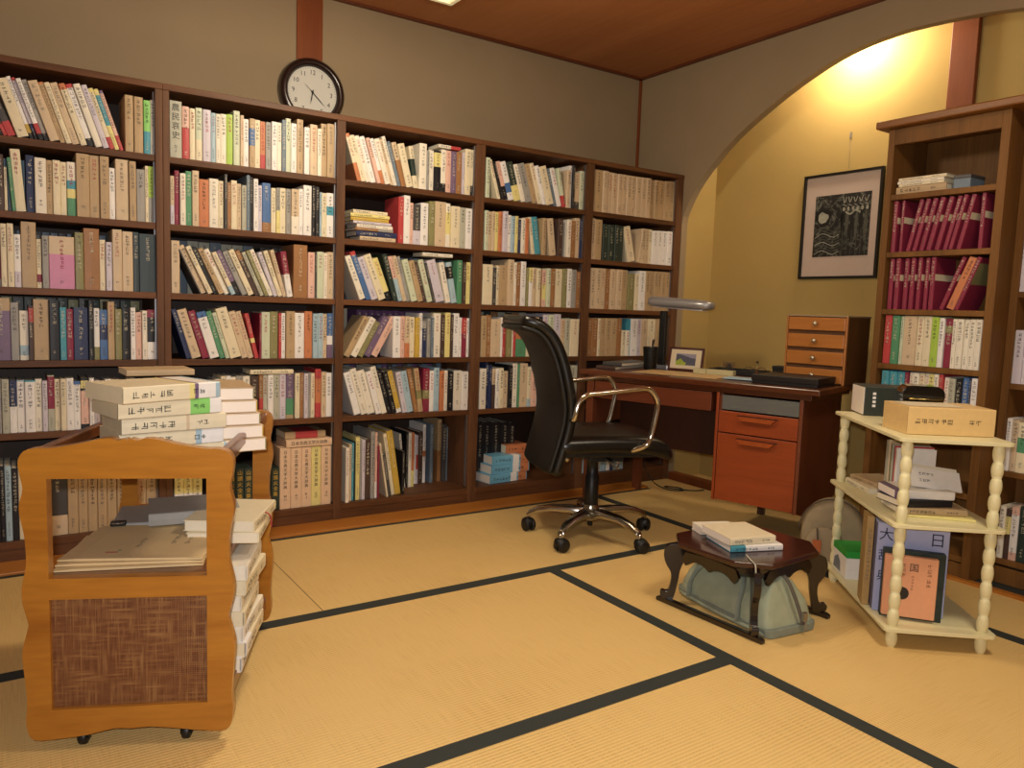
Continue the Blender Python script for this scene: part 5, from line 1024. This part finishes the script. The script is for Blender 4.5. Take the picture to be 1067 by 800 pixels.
# ------------------------------------------------------------ cream stand with turned legs
WS = plain('cream_paint', 'E2DAAE', rough=.4, noise=.04, nscale=8)
wa = R(-39.7); ws = empty('shelf_stand', (2.454, 1.332, 0), rz=wa); tag(ws, 'cream three-tier stand with turned bobbin legs holding books at the right', 'shelf stand')
SX, SY = .283, .625
for nm, z in (('top_shelf', .697), ('middle_shelf', .412), ('bottom_shelf', .060)):
    b = MB(); b.prism(rrect(SX + .07, SY + .07, .02, 4), z, z + .012, WS); b.v = [(v[0] + SX / 2, v[2] + SY / 2, v[1]) for v in b.v]; b.build(nm, ws, bevel=.004, seg=3)
def bobbin(z0, z1, n, r0=.0135, r1=.0185):
    pr_ = []
    for i in range(n):
        for k in range(7):
            u = k / 6; pr_.append((r0 + (r1 - r0) * math.sin(PI * u) ** .8, z0 + (z1 - z0) * (i + u) / n))
    return pr_
for x in (0, SX):
    for y in (0, SY):
        b = MB(); b.lathe(bobbin(0, .060, 1, .012, .019), WS, 18, T(x, y, 0)); b.lathe(bobbin(.072, .412, 6), WS, 18, T(x, y, 0)); b.lathe(bobbin(.424, .697, 5), WS, 18, T(x, y, 0)); b.build('leg', ws)
def wl(x, y):
    c, s = math.cos(wa), math.sin(wa); return 2.454 + x * c - y * s, 1.332 + x * s + y * c
Z3, Z2, Z1 = .7095, .4245, .0725
flat_book(2.622, 1.283, Z3, .285, .185, .092, 'K', yaw=R(-36), label='thick cream dictionary lying on the top of the cream stand', seed=140, group=None, slip=True)
x, y = wl(.0, 0)
r = empty('boxed_dictionary', (2.829, 1.722, Z3), rz=R(-42)); tag(r, 'dark green boxed dictionary with white fore edge on the far end of the cream stand', 'dictionary')
b = MB(); b.box(0, 0, 0, .20, .165, .115, plain('dark_green_case', '2E342C', rough=.5, noise=.08)); b.build('case', r, bevel=.003)
b = MB(); b.box(-.002, .004, .004, .001, .16, .111, PAGE_W); b.build('page_edge', r)
b = MB()
for k in range(4): b.box(.03, -.001, .035 + k * .016, .042, 0, .045 + k * .016, cov('w'))
b.build('label_marks', r)
x, y = wl(.165, .34); r = empty('camera_case', (x, y, Z3), rz=R(-48)); tag(r, 'glossy black rounded leather case behind the thick cream dictionary on the stand', 'case')
GLB = plain('glossy_black', '0C0C0D', rough=.18, noise=0, coat=.6)
b = MB(); b.prism([(p[0], p[1] + .0725) for p in rrect(.135, .145, .03, 5)], -.045, .045, GLB); b.build('body', r, bevel=.012, seg=3)
b = MB(); b.prism([(p[0], p[1] + .112) for p in rrect(.139, .065, .028, 5)], -.048, .048, GLB); b.build('flap', r, bevel=.01, seg=3)
b = MB(); b.tube([(-.05, -.056, .098), (.06, -.056, .098)], .003, plain('brass_edge', 'B8A060', rough=.3, metal=.9, noise=0), 8, sub=1); b.build('clasp_bar', r)
r = empty('paper_sheet', (*wl(.11, .10), Z3 + .0935), rz=R(-38)); tag(r, 'loose cream paper sheet lying over the thick dictionary on the stand', 'paper')
b = MB(); b.box(-.08, .0, 0, .10, .12, .0012, cov('c')); b.build('paper', r)
# middle shelf of the stand
def wbook(x, y, z, L, Wd, th, c, yaw, label, seed, **k):
    X, Y = wl(x, y); return flat_book(X, Y, z, L, Wd, th, c, yaw=wa + R(yaw), label=label, seed=seed, group=k.pop('group', 'books on the middle tier of the cream stand'), **k)
wbook(.02, .50, Z2, .20, .14, .022, 'c', -84, 'cream paperback with red mark lying undermost at the far end of the cream stand', 150)
wbook(.045, .50, Z2 + .0225, .18, .13, .018, 't', -76, 'tan book with white pages lying topmost at the far end of the cream stand', 151, pmat=PAGE_W)
wbook(.14, .07, Z2, .24, .17, .008, 'y', -8, 'thin yellowish pad lying undermost in the centre pile on the cream stand', 152, title=False)
wbook(.135, .085, Z2 + .0085, .225, .155, .022, 't', 2, 'brownish paperback lying second in the centre pile on the cream stand', 153)
wbook(.12, .10, Z2 + .031, .19, .14, .024, 'k', 14, 'black-covered book with cream pages lying in the centre pile on the stand', 154, title=False)
wbook(.115, .11, Z2 + .0555, .20, .14, .030, 'w', 4, 'thick white book with purple corner lying topmost in the centre pile on the stand', 155, bands=[('P', 0, .14)], pmat=PAGE_W, title=False)
x, y = wl(.17, .15)
for k in range(2):
    r = empty('leaflet_bundle', (x + .008 * k, y + .012 * k, Z2 + .087 + .0 * k), rot=(R(-38), R(6), wa + R(2))); tag(r, ('white leaflet with two lines of print leaning on top of the centre pile', 'blank cream leaflet behind the printed one on the centre pile')[k], 'leaflet')
    b = MB(); b.box(-.085, 0, 0, .085, .006, .075 + .01 * k, cov('wi'[k])); 
    if k == 0: marks(b, -.06, .0, .045, .058, -.0006, INKG, random.Random(2), False); marks(b, -.06, -.01, .02, .033, -.0006, INK, random.Random(3), False)
    b.build('leaflet', r)
    x, y = x, y
for k, (c, t, H, what) in enumerate((('q', .03, .20, 'grey-green'), ('c', .012, .205, 'cream'), ('t', .008, .2, 'tan'), ('G', .007, .19, 'dark grey'), ('m', .011, .19, 'pale green'), ('g', .012, .19, 'grey'), ('r', .01, .19, 'red'), ('w', .02, .185, 'white'))):
    X, Y = wl(.24, .50 - sum((.03, .012, .008, .007, .011, .012, .01, .10)[:k]) * 1.05 )
    if False:
        add_book((X, Y, Z2), .022, .11, H, c, (), (0, 0, wa - PI / 2 + R(6)), 'white magazine standing last in the upright row on the cream stand, cover outward', 'upright magazines on the cream stand', seed=170 + k, title=False)
        continue
    X, Y = wl(.12, .50 - sum((.03, .012, .008, .007, .011, .012, .01, .10)[:k]) * 1.05)
    add_book((X, Y, Z2), t, .14, H, c, (), (0, 0, wa - PI / 2), what + ' magazine in the upright row on the middle tier of the cream stand', 'upright magazines on the cream stand', seed=170 + k, title=False)
# bottom shelf of the stand
r = empty('boxed_dictionary', (2.520, 1.446, Z1), rz=R(-50)); tag(r, 'large lavender-blue boxed dictionary with bold black characters on the lowest tier of the stand', 'dictionary')
LAV = plain('lavender_box', 'A2A9D0', rough=.5, noise=.03)
b = MB(); b.box(0, 0, 0, .225, .075, .315, LAV); b.build('case', r, bevel=.003)
b = MB(); b.box(-.0015, .004, .004, .001, .071, .311, plain('lavender_spine', '5C5A74', rough=.6, noise=.03)); b.build('spine', r)
for ch_, lx, lz, sz in (('大', .028, .272, .048), ('辞', .028, .198, .044), ('典', .028, .128, .044), ('日', .188, .268, .052), ('本', .185, .205, .040), ('語', .185, .135, .040)):
    text_mesh(ch_, sz, plain('navy_ink', '141838', noise=0), 'lettering', r, False, T(lx, -.0008, lz))
r = empty('book_slipcase', (2.520, 1.446, Z1), rz=R(-50)); tag(r, 'tall tan slipcase standing left of the lavender-blue dictionary', 'slipcase')
b = MB(); b.box(-.028, .045, 0, -.004, .14, .322, plain('tan_case', 'A88A58', rough=.6, noise=.06)); marks(b, -.023, -.009, .08, .28, .0444, INKG, random.Random(8)); b.build('case', r, bevel=.002)
r = empty('boxed_dictionary', (2.492, 1.400, Z1), rz=R(-52)); tag(r, 'salmon dictionary half drawn from its dark green slipcase in front of the lavender-blue one', 'dictionary')
b = MB(); b.box(.0, .012, 0, .19, .045, .235, plain('marbled_green', '26332E', rough=.5, noise=.4, nscale=40)); b.build('slipcase', r, bevel=.002)
b = MB(); b.box(.002, -.012, .012, .165, .011, .222, plain('salmon_cloth', 'E0A27C', rough=.6, noise=.03)); b.build('book_body', r, bevel=.003)
GB = plain('ink_brown', '8A5A34', noise=0)
for ch_, lx, lz, sz, m_ in (('国', .092, .185, .030, INK),):
    text_mesh(ch_, sz, m_, 'lettering', r, False, T(lx, -.0128, lz))
b = MB(); blob_ = [(.062 + .02 * math.cos(2 * PI * i / 16), -.0127, .095 + .022 * math.sin(2 * PI * i / 16)) for i in range(16)]; b.add(blob_, [tuple(range(16))], INK)
marks(b, .13, .148, .12, .205, -.0127, GB, random.Random(1)); marks(b, .05, .07, .14, .20, -.0127, GB, random.Random(2)); marks(b, .085, .095, .10, .16, -.0127, GB, random.Random(4)); b.build('emblem', r)
r = empty('tissue_box', (*wl(.0, .44), Z1), rz=wa); tag(r, 'green and white cardboard box on the lowest tier of the stand beside the backpack', 'box')
b = MB(); b.box(-.015, .0, 0, .10, .16, .085, cov('w')); b.box(-.016, -.001, .085, .101, .161, .112, plain('bright_green', '2A9A3C', rough=.5, noise=.02)); b.build('carton', r, bevel=.002)
b = MB(); b.add([(-.0155, .15, .01), (-.0155, .06, .01), (-.0155, .07, .05), (-.0155, .10, .07), (-.0155, .14, .05)], [(0, 1, 2, 3, 4)], cov('s')); b.build('printed_figure', r)
# ------------------------------------------------------------ lights
def area(name, loc, size, energy, col, rot=(0, 0, 0), shape='SQUARE', spread=None):
    l = bpy.data.lights.new(name, 'AREA'); l.shape = shape; l.size = size; l.energy = energy; l.color = col
    if spread: l.spread = spread
    o = bpy.data.objects.new(name, l); COL.objects.link(o); o.location = loc; o.rotation_euler = rot; return o
l = bpy.data.lights.new('pendant_light', 'POINT'); l.energy = 48; l.color = (1, .84, .62); l.shadow_soft_size = .12
o = bpy.data.objects.new('pendant_light', l); COL.objects.link(o); o.location = (1.28, 2.50, 2.17)
area('added_overhead_fill', (1.9, .5, 2.6), .5, 29, (1, .85, .62))  # unseen overhead light, added to brighten the floor towards the right front
for y in (2.55,):
    l = bpy.data.lights.new('alcove_bulb', 'POINT'); l.energy = 27; l.color = (1, .94, .74); l.shadow_soft_size = .08
    o = bpy.data.objects.new('alcove_bulb', l); COL.objects.link(o); o.location = (3.79, y, 2.585)
l = bpy.data.lights.new('camera_flash', 'AREA'); l.shape = 'RECTANGLE'; l.size = .05; l.size_y = .03; l.energy = 32; l.color = (1, .97, .94)
CAMROT = Matrix(((0.832, 0.026, -0.554), (-0.553, 0.100, -0.827), (0.034, 0.995, 0.097)))
CAMROT = Matrix(((0.832416, 0.025698, -0.553555), (-0.553114, 0.09961, -0.827129), (0.033884, 0.994695, 0.097131)))
fo = bpy.data.objects.new('camera_flash', l); COL.objects.link(fo)
fo.matrix_world = Matrix.Translation((0, 0, 1.08)) @ CAMROT.to_4x4() @ Matrix.Translation((-.02, .06, .02))
w = bpy.data.worlds.new('World'); S.world = w; w.use_nodes = True
w.node_tree.nodes['Background'].inputs[0].default_value = (.9, .75, .55, 1); w.node_tree.nodes['Background'].inputs[1].default_value = .05
cam = bpy.data.cameras.new('Camera'); co = bpy.data.objects.new('Camera', cam); COL.objects.link(co)
cam.sensor_width = 36; cam.lens = 797 / 1067 * 36; cam.clip_start = .02
co.matrix_world = Matrix.Translation((0, 0, 1.08)) @ CAMROT.to_4x4()
S.camera = co
S.view_settings.view_transform = 'Standard'; S.view_settings.look = 'None'; S.view_settings.gamma = 1
S.view_settings.use_curve_mapping = False; S.view_settings.exposure = 0
S.cycles.use_denoising = True
try: S.cycles.denoiser = 'OPENIMAGEDENOISE'
except Exception: pass
S.cycles.max_bounces = 6; S.cycles.diffuse_bounces = 4; S.cycles.glossy_bounces = 3; S.cycles.transparent_max_bounces = 8; S.cycles.sample_clamp_indirect = 4
S.cycles.caustics_reflective = False; S.cycles.caustics_refractive = False
